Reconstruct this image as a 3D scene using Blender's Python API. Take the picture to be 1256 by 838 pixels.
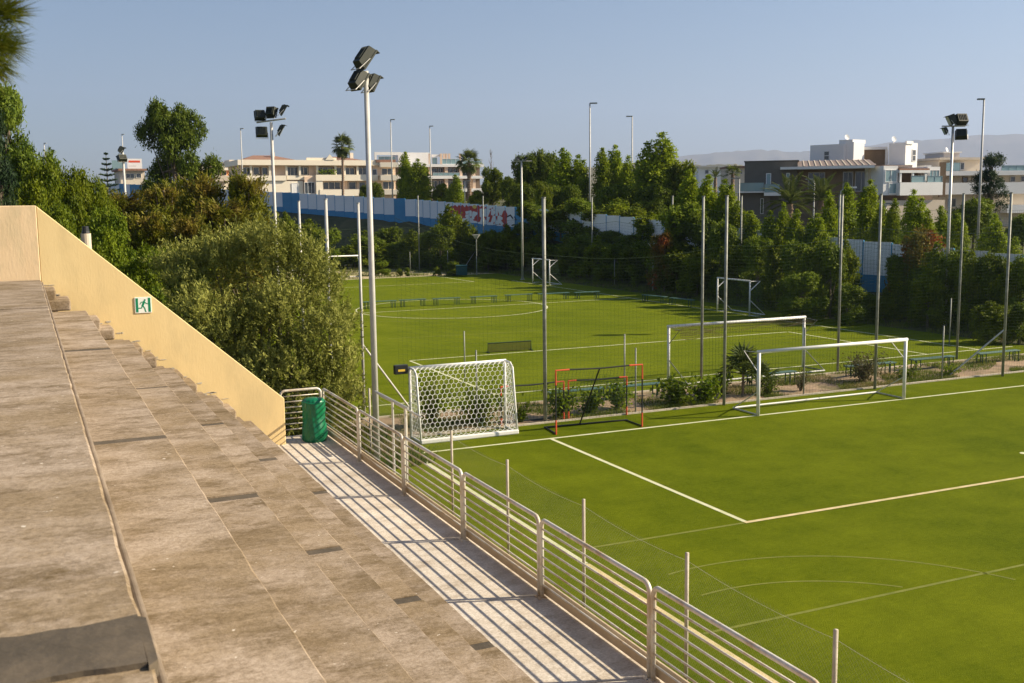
import bpy, bmesh, math, random
import numpy as np
from mathutils import Vector, Matrix
R = math.radians
for o in list(bpy.data.objects): bpy.data.objects.remove(o)
S = bpy.context.scene
col = S.collection

# ------------------------------------------------------------------ camera, sky, sun, exposure
EYE = Vector((0, 0, 6.6))
FPX = 1306.98
CR = Vector((0.90889437, -0.4168611, -0.01174068))
CU = Vector((0.06474949, 0.11325138, 0.9914543))
CF = Vector((0.41196908, 0.90188744, -0.12992508))
cam = bpy.data.cameras.new('camera'); co = bpy.data.objects.new('camera', cam); col.objects.link(co)
cam.sensor_width = 36; cam.lens = FPX / 1256 * 36; cam.clip_start = .1; cam.clip_end = 20000
M = Matrix((CR, CU, -CF)).transposed().to_4x4(); M.translation = EYE
co.matrix_world = M; S.camera = co
cam.dof.use_dof = True; cam.dof.focus_distance = 28; cam.dof.aperture_fstop = 6.3
SUN_EL, SUN_AZ = R(30.8), R(109.4)          # azimuth clockwise from +Y
w = bpy.data.worlds.new('World'); S.world = w; w.use_nodes = True
nt = w.node_tree; bg = nt.nodes['Background']
sky = nt.nodes.new('ShaderNodeTexSky'); sky.sky_type = 'NISHITA'; sky.sun_disc = False
sky.sun_elevation = SUN_EL; sky.sun_rotation = SUN_AZ
sky.air_density = 1.0; sky.dust_density = 1.1; sky.ozone_density = 3.2; sky.altitude = 0
nt.links.new(sky.outputs[0], bg.inputs[0]); bg.inputs[1].default_value = 0.056
sl = bpy.data.lights.new('sun', 'SUN'); so = bpy.data.objects.new('sun', sl); col.objects.link(so)
sl.energy = 5.0; sl.angle = R(.53); sl.color = (1, .86, .64)
sd = Vector((math.sin(SUN_AZ) * math.cos(SUN_EL), math.cos(SUN_AZ) * math.cos(SUN_EL), math.sin(SUN_EL)))
so.rotation_euler = sd.to_track_quat('Z', 'Y').to_euler(); so.location = (60, -20, 60)
S.view_settings.view_transform = 'Standard'; S.view_settings.look = 'None'
S.view_settings.exposure = 1.0; S.view_settings.gamma = 1
S.cycles.use_denoising = True
S.cycles.volume_bounces = 0
S.cycles.max_bounces = 8; S.cycles.transparent_max_bounces = 16

rng = random.Random(7)

# ------------------------------------------------------------------ places measured on the site
def ray(x, y): return CR * ((x - 628) / FPX) - CU * ((y - 419) / FPX) + CF
def at(x, y, d): return EYE + ray(x, y) * d
def on(x, y, z):
    r = ray(x, y); return EYE + r * ((z - EYE.z) / r.z)
FENCE = [(4.0, 234.0), (15.4, 200.9), (43.0, 121.2), (45.5, 84.4), (46.7, 50.4), (47.8, 39.8), (49.0, 24.0)]
FZ = [8.2, 7.5, 3.9, 2.5, .9, .4, .1]
def smooth(t):
    t = max(0., min(1., t)); return t * t * (3 - 2 * t)
def hz(x, y):
    best = None
    for i in range(len(FENCE) - 1):
        (ax, ay), (bx, by) = FENCE[i], FENCE[i + 1]
        dx, dy = bx - ax, by - ay
        t = max(0., min(1., ((x - ax) * dx + (y - ay) * dy) / (dx * dx + dy * dy)))
        qx, qy = ax + t * dx, ay + t * dy
        dd = math.hypot(x - qx, y - qy)
        side = dx * (y - ay) - dy * (x - ax)        # >0 : road side
        if best is None or dd < best[0]: best = (dd, side, FZ[i] + t * (FZ[i + 1] - FZ[i]))
    dd, side, z = best
    if side < 0: z = (z + .5) * smooth(1 - dd / (1.7 + max(0, y - 112) * .5))
    else: z = z + .5 + (2.7 - z) * smooth((dd - 120) / 300)
    return z

# ------------------------------------------------------------------ materials
def mat(name, c, rough=.7, c2=None, scale=3., bump=0., bscale=None, metal=0., spec=.4, detail=6, c3=None, s3=.4, stretch=None, coord='Object'):
    m = bpy.data.materials.new(name); m.use_nodes = True
    N, L = m.node_tree.nodes, m.node_tree.links
    b = N['Principled BSDF']; b.inputs['Roughness'].default_value = rough; b.inputs['Metallic'].default_value = metal
    b.inputs['Specular IOR Level'].default_value = spec
    b.inputs['Base Color'].default_value = (*c, 1)
    if c2 or bump:
        tc = N.new('ShaderNodeTexCoord'); out = tc.outputs[coord]
        if stretch:
            mp = N.new('ShaderNodeMapping'); mp.inputs['Scale'].default_value = stretch
            L.new(out, mp.inputs[0]); out = mp.outputs[0]
    if c2:
        n = N.new('ShaderNodeTexNoise'); n.inputs['Scale'].default_value = scale; n.inputs['Detail'].default_value = detail
        n.inputs['Roughness'].default_value = .65
        L.new(out, n.inputs['Vector'])
        r = N.new('ShaderNodeValToRGB'); r.color_ramp.elements[0].position = .35; r.color_ramp.elements[1].position = .66
        r.color_ramp.elements[0].color = (*c, 1); r.color_ramp.elements[1].color = (*c2, 1)
        L.new(n.outputs[0], r.inputs[0]); last = r.outputs[0]
        if c3:
            n3 = N.new('ShaderNodeTexNoise'); n3.inputs['Scale'].default_value = s3; n3.inputs['Detail'].default_value = 5
            n3.inputs['Roughness'].default_value = .7
            L.new(out, n3.inputs['Vector'])
            r3 = N.new('ShaderNodeValToRGB'); r3.color_ramp.elements[0].position = .47; r3.color_ramp.elements[1].position = .62
            L.new(n3.outputs[0], r3.inputs[0])
            mx = N.new('ShaderNodeMix'); mx.data_type = 'RGBA'
            L.new(r3.outputs[0], mx.inputs[0]); L.new(last, mx.inputs[6]); mx.inputs[7].default_value = (*c3, 1); last = mx.outputs[2]
        L.new(last, b.inputs['Base Color'])
    if bump:
        n2 = N.new('ShaderNodeTexNoise'); n2.inputs['Scale'].default_value = bscale or scale * 4; n2.inputs['Detail'].default_value = 5
        L.new(out, n2.inputs['Vector'])
        bp = N.new('ShaderNodeBump'); bp.inputs['Strength'].default_value = bump; bp.inputs['Distance'].default_value = .02
        L.new(n2.outputs[0], bp.inputs['Height']); L.new(bp.outputs[0], b.inputs['Normal'])
    return m

def leaf_mat(name, c1, c2, c3=None, trans=.35, scale=.9, fine=9.):
    m = bpy.data.materials.new(name); m.use_nodes = True
    N, L = m.node_tree.nodes, m.node_tree.links
    b = N['Principled BSDF']; b.inputs['Roughness'].default_value = .55; b.inputs['Specular IOR Level'].default_value = .12
    tc = N.new('ShaderNodeTexCoord')
    n = N.new('ShaderNodeTexNoise'); n.inputs['Scale'].default_value = fine; n.inputs['Detail'].default_value = 2
    n2 = N.new('ShaderNodeTexNoise'); n2.inputs['Scale'].default_value = scale; n2.inputs['Detail'].default_value = 2
    L.new(tc.outputs['Object'], n.inputs['Vector']); L.new(tc.outputs['Object'], n2.inputs['Vector'])
    ad = N.new('ShaderNodeMath'); ad.operation = 'ADD'; L.new(n.outputs[0], ad.inputs[0]); L.new(n2.outputs[0], ad.inputs[1])
    r = N.new('ShaderNodeValToRGB'); e = r.color_ramp.elements
    e[0].position = .36; e[1].position = .62; e[0].color = (*c1, 1); e[1].color = (*c2, 1)
    mu = N.new('ShaderNodeMath'); mu.operation = 'MULTIPLY'; mu.inputs[1].default_value = .5
    L.new(ad.outputs[0], mu.inputs[0]); L.new(mu.outputs[0], r.inputs[0]); last = r.outputs[0]
    if c3:
        n3 = N.new('ShaderNodeTexNoise'); n3.inputs['Scale'].default_value = .55; n3.inputs['Detail'].default_value = 3
        L.new(tc.outputs['Object'], n3.inputs['Vector'])
        r3 = N.new('ShaderNodeValToRGB'); r3.color_ramp.elements[0].position = .5; r3.color_ramp.elements[1].position = .66
        L.new(n3.outputs[0], r3.inputs[0])
        mx = N.new('ShaderNodeMix'); mx.data_type = 'RGBA'; L.new(r3.outputs[0], mx.inputs[0]); L.new(last, mx.inputs[6])
        mx.inputs[7].default_value = (*c3, 1); last = mx.outputs[2]
    oi = N.new('ShaderNodeObjectInfo'); mr = N.new('ShaderNodeMapRange'); mr.inputs[3].default_value = .78; mr.inputs[4].default_value = 1.22
    L.new(oi.outputs['Random'], mr.inputs[0])
    hs = N.new('ShaderNodeHueSaturation'); L.new(mr.outputs[0], hs.inputs['Value']); L.new(last, hs.inputs['Color'])
    L.new(hs.outputs[0], b.inputs['Base Color'])
    tr = N.new('ShaderNodeBsdfTranslucent'); L.new(hs.outputs[0], tr.inputs[0])
    ms = N.new('ShaderNodeMixShader'); ms.inputs[0].default_value = trans
    L.new(b.outputs[0], ms.inputs[1]); L.new(tr.outputs[0], ms.inputs[2])
    L.new(ms.outputs[0], N['Material Output'].inputs['Surface'])
    return m

def turf_mat(name, c1, c2):
    m = bpy.data.materials.new(name); m.use_nodes = True
    N, L = m.node_tree.nodes, m.node_tree.links
    b = N['Principled BSDF']; b.inputs['Roughness'].default_value = .85; b.inputs['Specular IOR Level'].default_value = .03
    b.inputs['Sheen Weight'].default_value = .0
    b.inputs['Sheen Tint'].default_value = (.75, .85, .25, 1)
    tc = N.new('ShaderNodeTexCoord')
    def noise(s, d, st=None, rg=.6):
        n = N.new('ShaderNodeTexNoise'); n.inputs['Scale'].default_value = s; n.inputs['Detail'].default_value = d; n.inputs['Roughness'].default_value = rg
        if st:
            mp = N.new('ShaderNodeMapping'); mp.inputs['Scale'].default_value = st; L.new(tc.outputs['Object'], mp.inputs[0]); L.new(mp.outputs[0], n.inputs['Vector'])
        else: L.new(tc.outputs['Object'], n.inputs['Vector'])
        return n.outputs[0]
    def mathn(op, a, bb):
        q = N.new('ShaderNodeMath'); q.operation = op
        for i, v in enumerate((a, bb)):
            if isinstance(v, (int, float)): q.inputs[i].default_value = v
            else: L.new(v, q.inputs[i])
        return q.outputs[0]
    big = noise(.16, 6, (1, .8, 1), .7); mid = noise(1.3, 6, (.8, 1.1, 1), .7); fine = noise(9, 9, (.8, 1.3, 1), .93)
    t = mathn('ADD', mathn('MULTIPLY', big, .36), mathn('ADD', mathn('MULTIPLY', mid, .18), mathn('MULTIPLY', fine, .46)))
    r = N.new('ShaderNodeValToRGB'); e = r.color_ramp.elements
    e[0].position = .41; e[1].position = .60; e[0].color = (*c1, 1); e[1].color = (*c2, 1)
    L.new(t, r.inputs[0]); L.new(r.outputs[0], b.inputs['Base Color'])
    bp = N.new('ShaderNodeBump'); bp.inputs['Strength'].default_value = .7; bp.inputs['Distance'].default_value = .03
    L.new(noise(55, 3), bp.inputs['Height']); L.new(bp.outputs[0], b.inputs['Normal'])
    return m

def concrete_mat(name, pale, mid, dark, spread=.5):
    m = bpy.data.materials.new(name); m.use_nodes = True
    N, L = m.node_tree.nodes, m.node_tree.links
    b = N['Principled BSDF']; b.inputs['Roughness'].default_value = .92; b.inputs['Specular IOR Level'].default_value = .15
    tc = N.new('ShaderNodeTexCoord'); oi = N.new('ShaderNodeObjectInfo')
    def noise(s, d, rg=.65, st=(1, 1, 1), shift=1.):
        mp = N.new('ShaderNodeMapping'); mp.inputs['Scale'].default_value = st
        cb = N.new('ShaderNodeMath'); cb.operation = 'MULTIPLY'; cb.inputs[1].default_value = .12 * shift; L.new(oi.outputs['Random'], cb.inputs[0])
        L.new(cb.outputs[0], mp.inputs['Location']); L.new(tc.outputs['Object'], mp.inputs[0])
        n = N.new('ShaderNodeTexNoise'); n.inputs['Scale'].default_value = s; n.inputs['Detail'].default_value = d; n.inputs['Roughness'].default_value = rg
        L.new(mp.outputs[0], n.inputs['Vector']); return n.outputs[0]
    def ramp(v, p0, c0, p1, c1):
        r = N.new('ShaderNodeValToRGB'); e = r.color_ramp.elements
        e[0].position = p0; e[1].position = p1; e[0].color = (*c0, 1); e[1].color = (*c1, 1); L.new(v, r.inputs[0]); return r.outputs[0]
    def mix(f, a, c, k=None):
        x = N.new('ShaderNodeMix'); x.data_type = 'RGBA'
        for i, v in ((0, f), (6, a), (7, c)):
            if isinstance(v, tuple): x.inputs[i].default_value = (*v, 1)
            elif isinstance(v, float): x.inputs[i].default_value = v
            else: L.new(v, x.inputs[i])
        if k: x.blend_type = k
        return x.outputs[2]
    W, B = (1, 1, 1), (0, 0, 0)
    stain = ramp(noise(.75, 10, .76, (1.0, 1.15, 1)), .42, B, .58, W)
    c = mix(stain, pale, mid)
    grime = ramp(noise(1.9, 10, .82, (.85, 1.5, 1), 2.), .465, B, .645, W)
    c = mix(grime, c, dark)
    speck = ramp(noise(30, 6, .85), .34, (.60, .57, .52), .60, W)
    c = mix(1.0, c, speck, 'MULTIPLY')
    chips = ramp(noise(19, 2, .5, (1, 1, 1), 3.), .735, B, .76, W)
    c = mix(chips, c, (.62, .55, .46))
    hs = N.new('ShaderNodeHueSaturation'); mr = N.new('ShaderNodeMapRange'); mr.inputs[3].default_value = .92; mr.inputs[4].default_value = 1.1
    L.new(oi.outputs['Random'], mr.inputs[0]); L.new(mr.outputs[0], hs.inputs['Value']); L.new(c, hs.inputs['Color'])
    L.new(hs.outputs[0], b.inputs['Base Color'])
    bp = N.new('ShaderNodeBump'); bp.inputs['Strength'].default_value = .35; bp.inputs['Distance'].default_value = .015
    L.new(noise(30, 6, .7), bp.inputs['Height']); L.new(bp.outputs[0], b.inputs['Normal'])
    return m

MT = dict(
    turf=turf_mat('turf_near', (.066, .094, .002), (.152, .178, .006)),
    turf2=turf_mat('turf_far', (.084, .117, .003), (.162, .190, .009)),
    concrete=concrete_mat('weathered_concrete', (.45, .365, .285), (.315, .24, .155), (.170, .122, .066)),
    walk=concrete_mat('walkway_concrete', (.76, .70, .62), (.68, .61, .52), (.48, .41, .33)),
    base=mat('rough_concrete', (.28, .22, .16), .9, (.16, .12, .08), 2.5, .5),
    joint=mat('bitumen_joint', (.062, .050, .035), .9, (.125, .098, .068), 3, .5),
    yellow=mat('yellow_plaster', (.74, .56, .275), .9, (.79, .61, .31), 1.1, .12, 24, c3=(.66, .51, .26), s3=.75, stretch=(1, 1, .38)),
    yellow2=mat('lit_plaster', (.68, .50, .30), .9, (.74, .57, .36), .9, .2, 24, c3=(.54, .44, .27), s3=.8, stretch=(1, 1, .38)),  # paleness paints in light on the turned upper panel; darker streaks are weathering
    galv=mat('galvanised_steel', (.52, .50, .46), .48, (.64, .62, .57), 9, 0, metal=.35),
    rail=mat('aged_rail_steel', (.64, .60, .52), .45, (.74, .70, .62), 14, .1, metal=.15, c3=(.50, .38, .25), s3=2.0),
    pole=mat('pole_steel', (.24, .25, .22), .6, (.34, .34, .30), 5, 0, metal=.2, c3=(.17, .17, .14), s3=.8),
    lamp_pole=mat('white_grey_paint', (.46, .45, .42), .5, (.56, .54, .50), 3),
    white=mat('white_paint', (.82, .81, .78), .42, (.74, .73, .69), 5),
    netwhite=mat('white_rope', (.85, .85, .82), .8),
    netdark=mat('dark_net', (.05, .085, .045), .8),
    wire=mat('wire_mesh', (.30, .33, .22), .6, metal=.2),
    black=mat('black_paint', (.02, .022, .024), .4),
    housing=mat('lamp_housing', (.022, .026, .018), .5, (.04, .045, .028), 4),
    glass_lamp=mat('lamp_glass', (.45, .50, .52), .08, spec=.8),
    red=mat('red_tube', (.72, .10, .045), .4),
    tarp=mat('green_tarp', (.0, .12, .05), .36, (.005, .17, .07), 3, .3, 18, spec=.5),
    green=mat('green_bench', (.04, .10, .08), .55, (.075, .15, .12), 4),
    greenleg=mat('dark_green_steel', (.015, .05, .032), .5),
    line=mat('white_line', (.64, .63, .45), .9, (.50, .52, .27), 3.5, .3, 40),
    tan=mat('tan_line', (.66, .52, .30), .9, (.45, .40, .16), 3.5, .3, 40),
    faint=mat('faint_line', (.115, .14, .008), .9, (.19, .20, .025), 3, .3, 40),
    dirt=mat('dry_dirt', (.38, .27, .17), .95, (.27, .185, .11), 1.3, .6, 12, c3=(.15, .125, .05), s3=.5),
    earth=mat('earth', (.06, .058, .018), .95, (.035, .045, .010), .5, .6, 6, c3=(.10, .09, .035), s3=.12),
    sand=mat('sandy_ground', (.45, .36, .22), .95, (.30, .28, .10), .35, .4, 8),
    kerb=mat('kerb_stone', (.56, .50, .40), .85, (.42, .36, .27), 4, .3),
    railkerb=mat('rail_kerb', (.56, .46, .32), .85, (.46, .36, .24), 3, .3),
    bark=mat('bark', (.11, .085, .06), .95, (.19, .15, .11), 6, .6),
    palmtrunk=mat('palm_bark', (.20, .14, .10), .95, (.28, .20, .14), 6, .6),
    blue=mat('blue_panel', (.035, .22, .42), .5, (.045, .26, .47), .8),
    panel=mat('white_panel', (.76, .76, .78), .45, (.82, .82, .83), .6),
    peach=mat('peach_render', (.75, .55, .40), .9, (.79, .60, .45), .6),
    cream=mat('cream_render', (.82, .73, .58), .9, (.86, .77, .63), .5),
    orange=mat('orange_render', (.66, .26, .12), .9, (.72, .33, .16), .6),
    tile=mat('clay_tile', (.30, .17, .12), .9, (.22, .12, .08), 3),
    wwhite=mat('white_render', (.84, .83, .81), .85, (.78, .77, .75), .4),
    wgrey=mat('grey_render', (.52, .50, .50), .9, (.57, .55, .55), .4),
    brown=mat('brown_stone', (.17, .12, .075), .9, (.22, .155, .10), 1.2),
    taupe=mat('taupe_cladding', (.125, .115, .095), .85, (.15, .135, .115), 1.2),
    rooftile=mat('brown_roof_tile', (.19, .15, .135), .8, (.24, .19, .17), 2),
    beige=mat('beige_render', (.56, .48, .38), .9, (.60, .52, .42), .6),
    glass=mat('window_glass', (.045, .055, .065), .06, spec=.9),
    bglass=mat('balcony_glass', (.22, .34, .36), .08, spec=.9),
    shade_brown=mat('shade_and_drawing_brown', (.16, .12, .09), .9),  # dark brown standing for shade inside recesses; the wall drawings reuse it
    teal=mat('teal_plastic', (.006, .06, .07), .6),
    sgreen=mat('sign_green', (.0, .22, .10), .4),
    swhite=mat('sign_white', (.84, .86, .80), .4),
    yellowtag=mat('yellow_tag', (.75, .50, .06), .5),
    gred=mat('graffiti_red', (.50, .05, .03), .6), gwhite=mat('graffiti_white', (.80, .80, .78), .6), gyel=mat('graffiti_yellow', (.78, .55, .10), .6),
    gblack=mat('graffiti_black', (.03, .03, .035), .6),
    brownnet=mat('brown_net', (.16, .11, .06), .8),
    mount=mat('mountain_rock', (.10, .10, .06), .95, (.17, .15, .10), .004, detail=10),
    lobj=None)
LF = dict(
    olive=leaf_mat('leaf_olive', (.16, .185, .028), (.47, .475, .115), None, .33, .8, 14),
    broad=leaf_mat('leaf_broad', (.052, .092, .004), (.215, .25, .010), None, .38),
    dark=leaf_mat('leaf_dark', (.048, .088, .005), (.18, .225, .011), None, .32),
    euc=leaf_mat('leaf_eucalyptus', (.040, .080, .008), (.17, .22, .020), None, .32),
    feather=leaf_mat('leaf_feather', (.056, .070, .006), (.20, .20, .016), (.19, .13, .026), .32),
    column=leaf_mat('leaf_column', (.078, .140, .004), (.31, .37, .014), None, .40),
    red=leaf_mat('leaf_red', (.080, .075, .010), (.18, .14, .018), (.30, .07, .024), .3),
    shrub=leaf_mat('leaf_shrub', (.075, .135, .005), (.21, .26, .016), None, .42, 2, 16),
    dry=leaf_mat('leaf_dry', (.06, .062, .02), (.15, .13, .05), None, .25, 2, 16),
    palm=leaf_mat('leaf_palm', (.040, .065, .014), (.13, .155, .035), None, .3, 1, 6),
    needle=leaf_mat('pine_needle', (.040, .075, .008), (.16, .17, .014), None, .35, 6, 40),
    conifer=leaf_mat('leaf_conifer', (.018, .042, .016), (.05, .085, .03), None, .2),
    grass=leaf_mat('leaf_grass', (.07, .12, .012), (.17, .20, .03), (.22, .18, .07), .35, 1, 8))

# ------------------------------------------------------------------ mesh building
class MB:
    def __init__(s): s.v = []; s.f = []
    def add(s, vs, fs):
        n = len(s.v); s.v += [tuple(p) for p in vs]; s.f += [tuple(i + n for i in f) for f in fs]; return s
    def box(s, x0, x1, y0, y1, z0, z1):
        return s.add([(x, y, z) for z in (z0, z1) for y in (y0, y1) for x in (x0, x1)],
                     [(0, 2, 3, 1), (4, 5, 7, 6), (0, 1, 5, 4), (2, 6, 7, 3), (0, 4, 6, 2), (1, 3, 7, 5)])
    def prism(s, poly, z0, z1):
        n = len(poly)
        return s.add([(p[0], p[1], z0) for p in poly] + [(p[0], p[1], z1) for p in poly],
                     [tuple(range(n))[::-1], tuple(range(n, 2 * n))] + [(i, (i + 1) % n, n + (i + 1) % n, n + i) for i in range(n)])
    def extr(s, poly, y0, y1):     # polygon in xz, extruded along y
        n = len(poly)
        return s.add([(p[0], y0, p[1]) for p in poly] + [(p[0], y1, p[1]) for p in poly],
                     [tuple(range(n)), tuple(range(n, 2 * n))[::-1]] + [(i, n + i, n + (i + 1) % n, (i + 1) % n) for i in range(n)])
    def tube(s, pts, r, n=6, r2=None, cap=True):
        pts = [Vector(p) for p in pts]; k = len(pts); vs = []; prev = None
        for i, p in enumerate(pts):
            t = (pts[min(i + 1, k - 1)] - pts[max(i - 1, 0)])
            t = t.normalized() if t.length > 1e-9 else Vector((0, 0, 1))
            if prev is None:
                a = t.orthogonal().normalized()
            else:
                a = prev - t * prev.dot(t)
                a = a.normalized() if a.length > 1e-6 else t.orthogonal().normalized()
            prev = a; b = t.cross(a)
            rr = r if r2 is None else r + (r2 - r) * i / (k - 1)
            for j in range(n):
                q = 2 * math.pi * j / n; vs.append(p + (a * math.cos(q) + b * math.sin(q)) * rr)
        fs = [(i * n + j, i * n + (j + 1) % n, (i + 1) * n + (j + 1) % n, (i + 1) * n + j) for i in range(k - 1) for j in range(n)]
        if cap: fs += [tuple(range(n))[::-1], tuple(range((k - 1) * n, k * n))]
        return s.add(vs, fs)
    def obox(s, c, ux, uy, uz):    # centre and three half-axis vectors
        c, ux, uy, uz = map(Vector, (c, ux, uy, uz))
        return s.add([c + ux * x + uy * y + uz * z for z in (-1, 1) for y in (-1, 1) for x in (-1, 1)],
                     [(0, 2, 3, 1), (4, 5, 7, 6), (0, 1, 5, 4), (2, 6, 7, 3), (0, 4, 6, 2), (1, 3, 7, 5)])
    def mesh(s, name, m, smooth=False):
        me = bpy.data.meshes.new(name); me.from_pydata(s.v, [], s.f)
        if m: me.materials.append(m)
        if smooth: me.polygons.foreach_set('use_smooth', [True] * len(me.polygons))
        me.update(); return me
    def build(s, name, m, parent=None, loc=(0, 0, 0), smooth=False):
        return link(name, s.mesh(name, m, smooth), parent, loc)
def link(name, me, parent=None, loc=(0, 0, 0)):
    o = bpy.data.objects.new(name, me); col.objects.link(o); o.location = loc
    if parent: o.parent = parent
    return o
def bevel(o, w=.01, seg=1):
    m = o.modifiers.new('bevel', 'BEVEL'); m.width = w; m.segments = seg; m.limit_method = 'ANGLE'
    return o
def tag(o, label, cat, group=None):
    o['label'] = label; o['category'] = cat
    if group: o['group'] = group
    return o
def thing(name, label, cat, loc=(0, 0, 0), rz=0, group=None):
    o = bpy.data.objects.new(name, None); col.objects.link(o); o.location = loc; o.rotation_euler = (0, 0, rz)
    o.empty_display_size = .2
    return tag(o, label, cat, group)
def clone(root, loc=None, rz=None, label=None, scale=None):
    r = root.copy(); col.objects.link(r)
    if loc is not None: r.location = loc
    if rz is not None: r.rotation_euler = (0, 0, rz)
    if scale is not None: r.scale = scale if hasattr(scale, '__len__') else (scale,) * 3
    if label: r['label'] = label
    for c in list(root.children):
        d = c.copy(); col.objects.link(d); d.parent = r
        for g in list(c.children):
            h = g.copy(); col.objects.link(h); h.parent = d
    return r
def setting(o): o['kind'] = 'structure'; return o
def stuff(o): o['kind'] = 'stuff'; return o
def np_mesh(name, V, F4, m):
    me = bpy.data.meshes.new(name); n = len(F4)
    me.vertices.add(len(V)); me.vertices.foreach_set('co', np.asarray(V, np.float32).ravel())
    me.loops.add(n * 4); me.loops.foreach_set('vertex_index', np.asarray(F4, np.int32).ravel())
    me.polygons.add(n); me.polygons.foreach_set('loop_start', np.arange(0, n * 4, 4, dtype=np.int32))
    me.polygons.foreach_set('loop_total', np.full(n, 4, np.int32))
    me.update(calc_edges=True); me.validate(); me.materials.append(m); return me

# ------------------------------------------------------------------ ground
def build_terrain():
    def axis(lo, hi, core0, core1, step, grow):
        xs = list(np.arange(core0, core1 + .1, step)); d = step; x = xs[-1]
        while x < hi: d *= grow; x = min(hi, x + d); xs.append(x)
        d = step; x = xs[0]; left = []
        while x > lo: d *= grow; x = max(lo, x - d); left.append(x)
        return left[::-1] + xs
    X = axis(-11000, 11000, -40, 110, 2.5, 1.25); Y = axis(-11000, 11000, -20, 260, 2.5, 1.25)
    V = [(x, y, hz(x, y) - .06 + (.0 if (7 < x < 41 and -25 < y < 92) else .05 * math.sin(x * .7) * math.cos(y * .53))) for y in Y for x in X]
    nx = len(X); F = [(j * nx + i, j * nx + i + 1, (j + 1) * nx + i + 1, (j + 1) * nx + i) for j in range(len(Y) - 1) for i in range(nx - 1)]
    me = bpy.data.meshes.new('ground'); me.from_pydata(V, [], F); me.materials.append(MT['earth'])
    me.polygons.foreach_set('use_smooth', [True] * len(F))
    setting(link('ground', me))
build_terrain()
def sheet(name, poly, z, m, thick=.03):
    return setting(MB().prism(poly, z - thick, z).build(name, m))
sheet('near_pitch_turf', [(7.2, -30), (41.5, -30), (41.5, 28.12), (7.2, 28.12)], 0, MT['turf'])
sheet('far_pitch_turf', [(8.6, 31.35), (40.2, 31.35), (40.2, 91), (8.6, 91)], 0, MT['turf2'])
# dirt strip between the pitches, slightly uneven
def strip():
    xs = np.arange(6.5, 44.1, .5); ys = np.linspace(28.16, 31.33, 8); rr = random.Random(3)
    V = [(x, y, -.015 + (0 if j in (0, 7) else rr.uniform(0, .07))) for j, y in enumerate(ys) for x in xs]; n = len(xs)
    F = [(j * n + i, j * n + i + 1, (j + 1) * n + i + 1, (j + 1) * n + i) for j in range(7) for i in range(n - 1)]
    me = bpy.data.meshes.new('dirt_strip'); me.from_pydata(V, [], F); me.materials.append(MT['dirt'])
    me.polygons.foreach_set('use_smooth', [True] * len(F)); setting(link('dirt_strip', me))
strip()
sheet('dirt_verge', [(8, 91.1), (40, 91.1), (36.5, 96), (33, 104), (8, 104)], .01, MT['sand'], .02)
k = MB()
for x0 in np.arange(9.2, 41, 1.0): k.box(x0 + .004, x0 + .996, 28.13, 28.22, -.05, .045)
setting(k.build('turf_kerb', MT['kerb']))
k = MB()
for x0 in np.arange(9.2, 40, 1.0): k.box(x0 + .004, x0 + .996, 31.26, 31.34, -.05, .04)
setting(k.build('turf_kerb', MT['kerb']))

def pline(a, b, wd=.1, m='line', z=.004):
    a, b = Vector((*a, 0)), Vector((*b, 0)); d = (b - a).normalized(); n = Vector((-d.y, d.x, 0)) * wd / 2
    mb = MB(); mb.add([(p.x, p.y, z) for p in (a - n, b - n, b + n, a + n)], [(0, 1, 2, 3)])
    return setting(mb.build('painted_line', MT[m]))
def parc(c, r, a0, a1, wd=.1, m='line', n=64, z=.004):
    V = []
    for i in range(n + 1):
        t = R(a0 + (a1 - a0) * i / n)
        for q in (r - wd / 2, r + wd / 2): V.append((c[0] + q * math.cos(t), c[1] + q * math.sin(t), z))
    mb = MB(); mb.add(V, [(2 * i, 2 * i + 1, 2 * i + 3, 2 * i + 2) for i in range(n)])
    return setting(mb.build('painted_arc', MT[m]))
pline((9.02, 26.25), (40.5, 25.95), .11)                         # goal line
pline((9.06, 26.19), (9.02, 16.6), .11); pline((9.02, 16.58), (8.94, -20), .13, 'tan')
pline((13.13, 26.14), (13.19, 17.40), .11)
pline((13.13, 17.345), (36, 17.30), .11, 'tan', .009); pline((9.1, 17.36), (13.12, 17.345), .08, 'faint')
pline((9.1, 13.0), (38, 13.12), .07, 'faint')
parc((11.0, 11.0), 4.55, 20, 102, .05, 'faint'); parc((10.6, 10.9), 3.5, 40, 100, .05, 'faint')
parc((23.2, 19.0), .055, 0, 360, .11, 'line', 24)
pline((8.9, 33.25), (39.5, 33.25), .1); pline((14.55, 33.31), (14.55, 42.25), .1); pline((14.61, 42.3), (34.4, 42.3), .1)
pline((34.5, 33.31), (34.5, 42.3), .1); pline((37.5, 33.31), (37.5, 82), .1); pline((9.2, 62.45), (37.4, 62.45), .1)
parc((24.4, 62.45), 6.0, 0, 360, .1, 'line', 120, .009)
pline((21.5, 82.4), (34.1, 82.4), .09); pline((34.2, 82.3), (34.0, 90.8), .09); pline((9.3, 90.9), (37.5, 90.9), .1)
pline((16.5, 58.3), (21, 55.8), .07, 'faint'); pline((16, 49.8), (24, 49.0), .07, 'faint')

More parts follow.
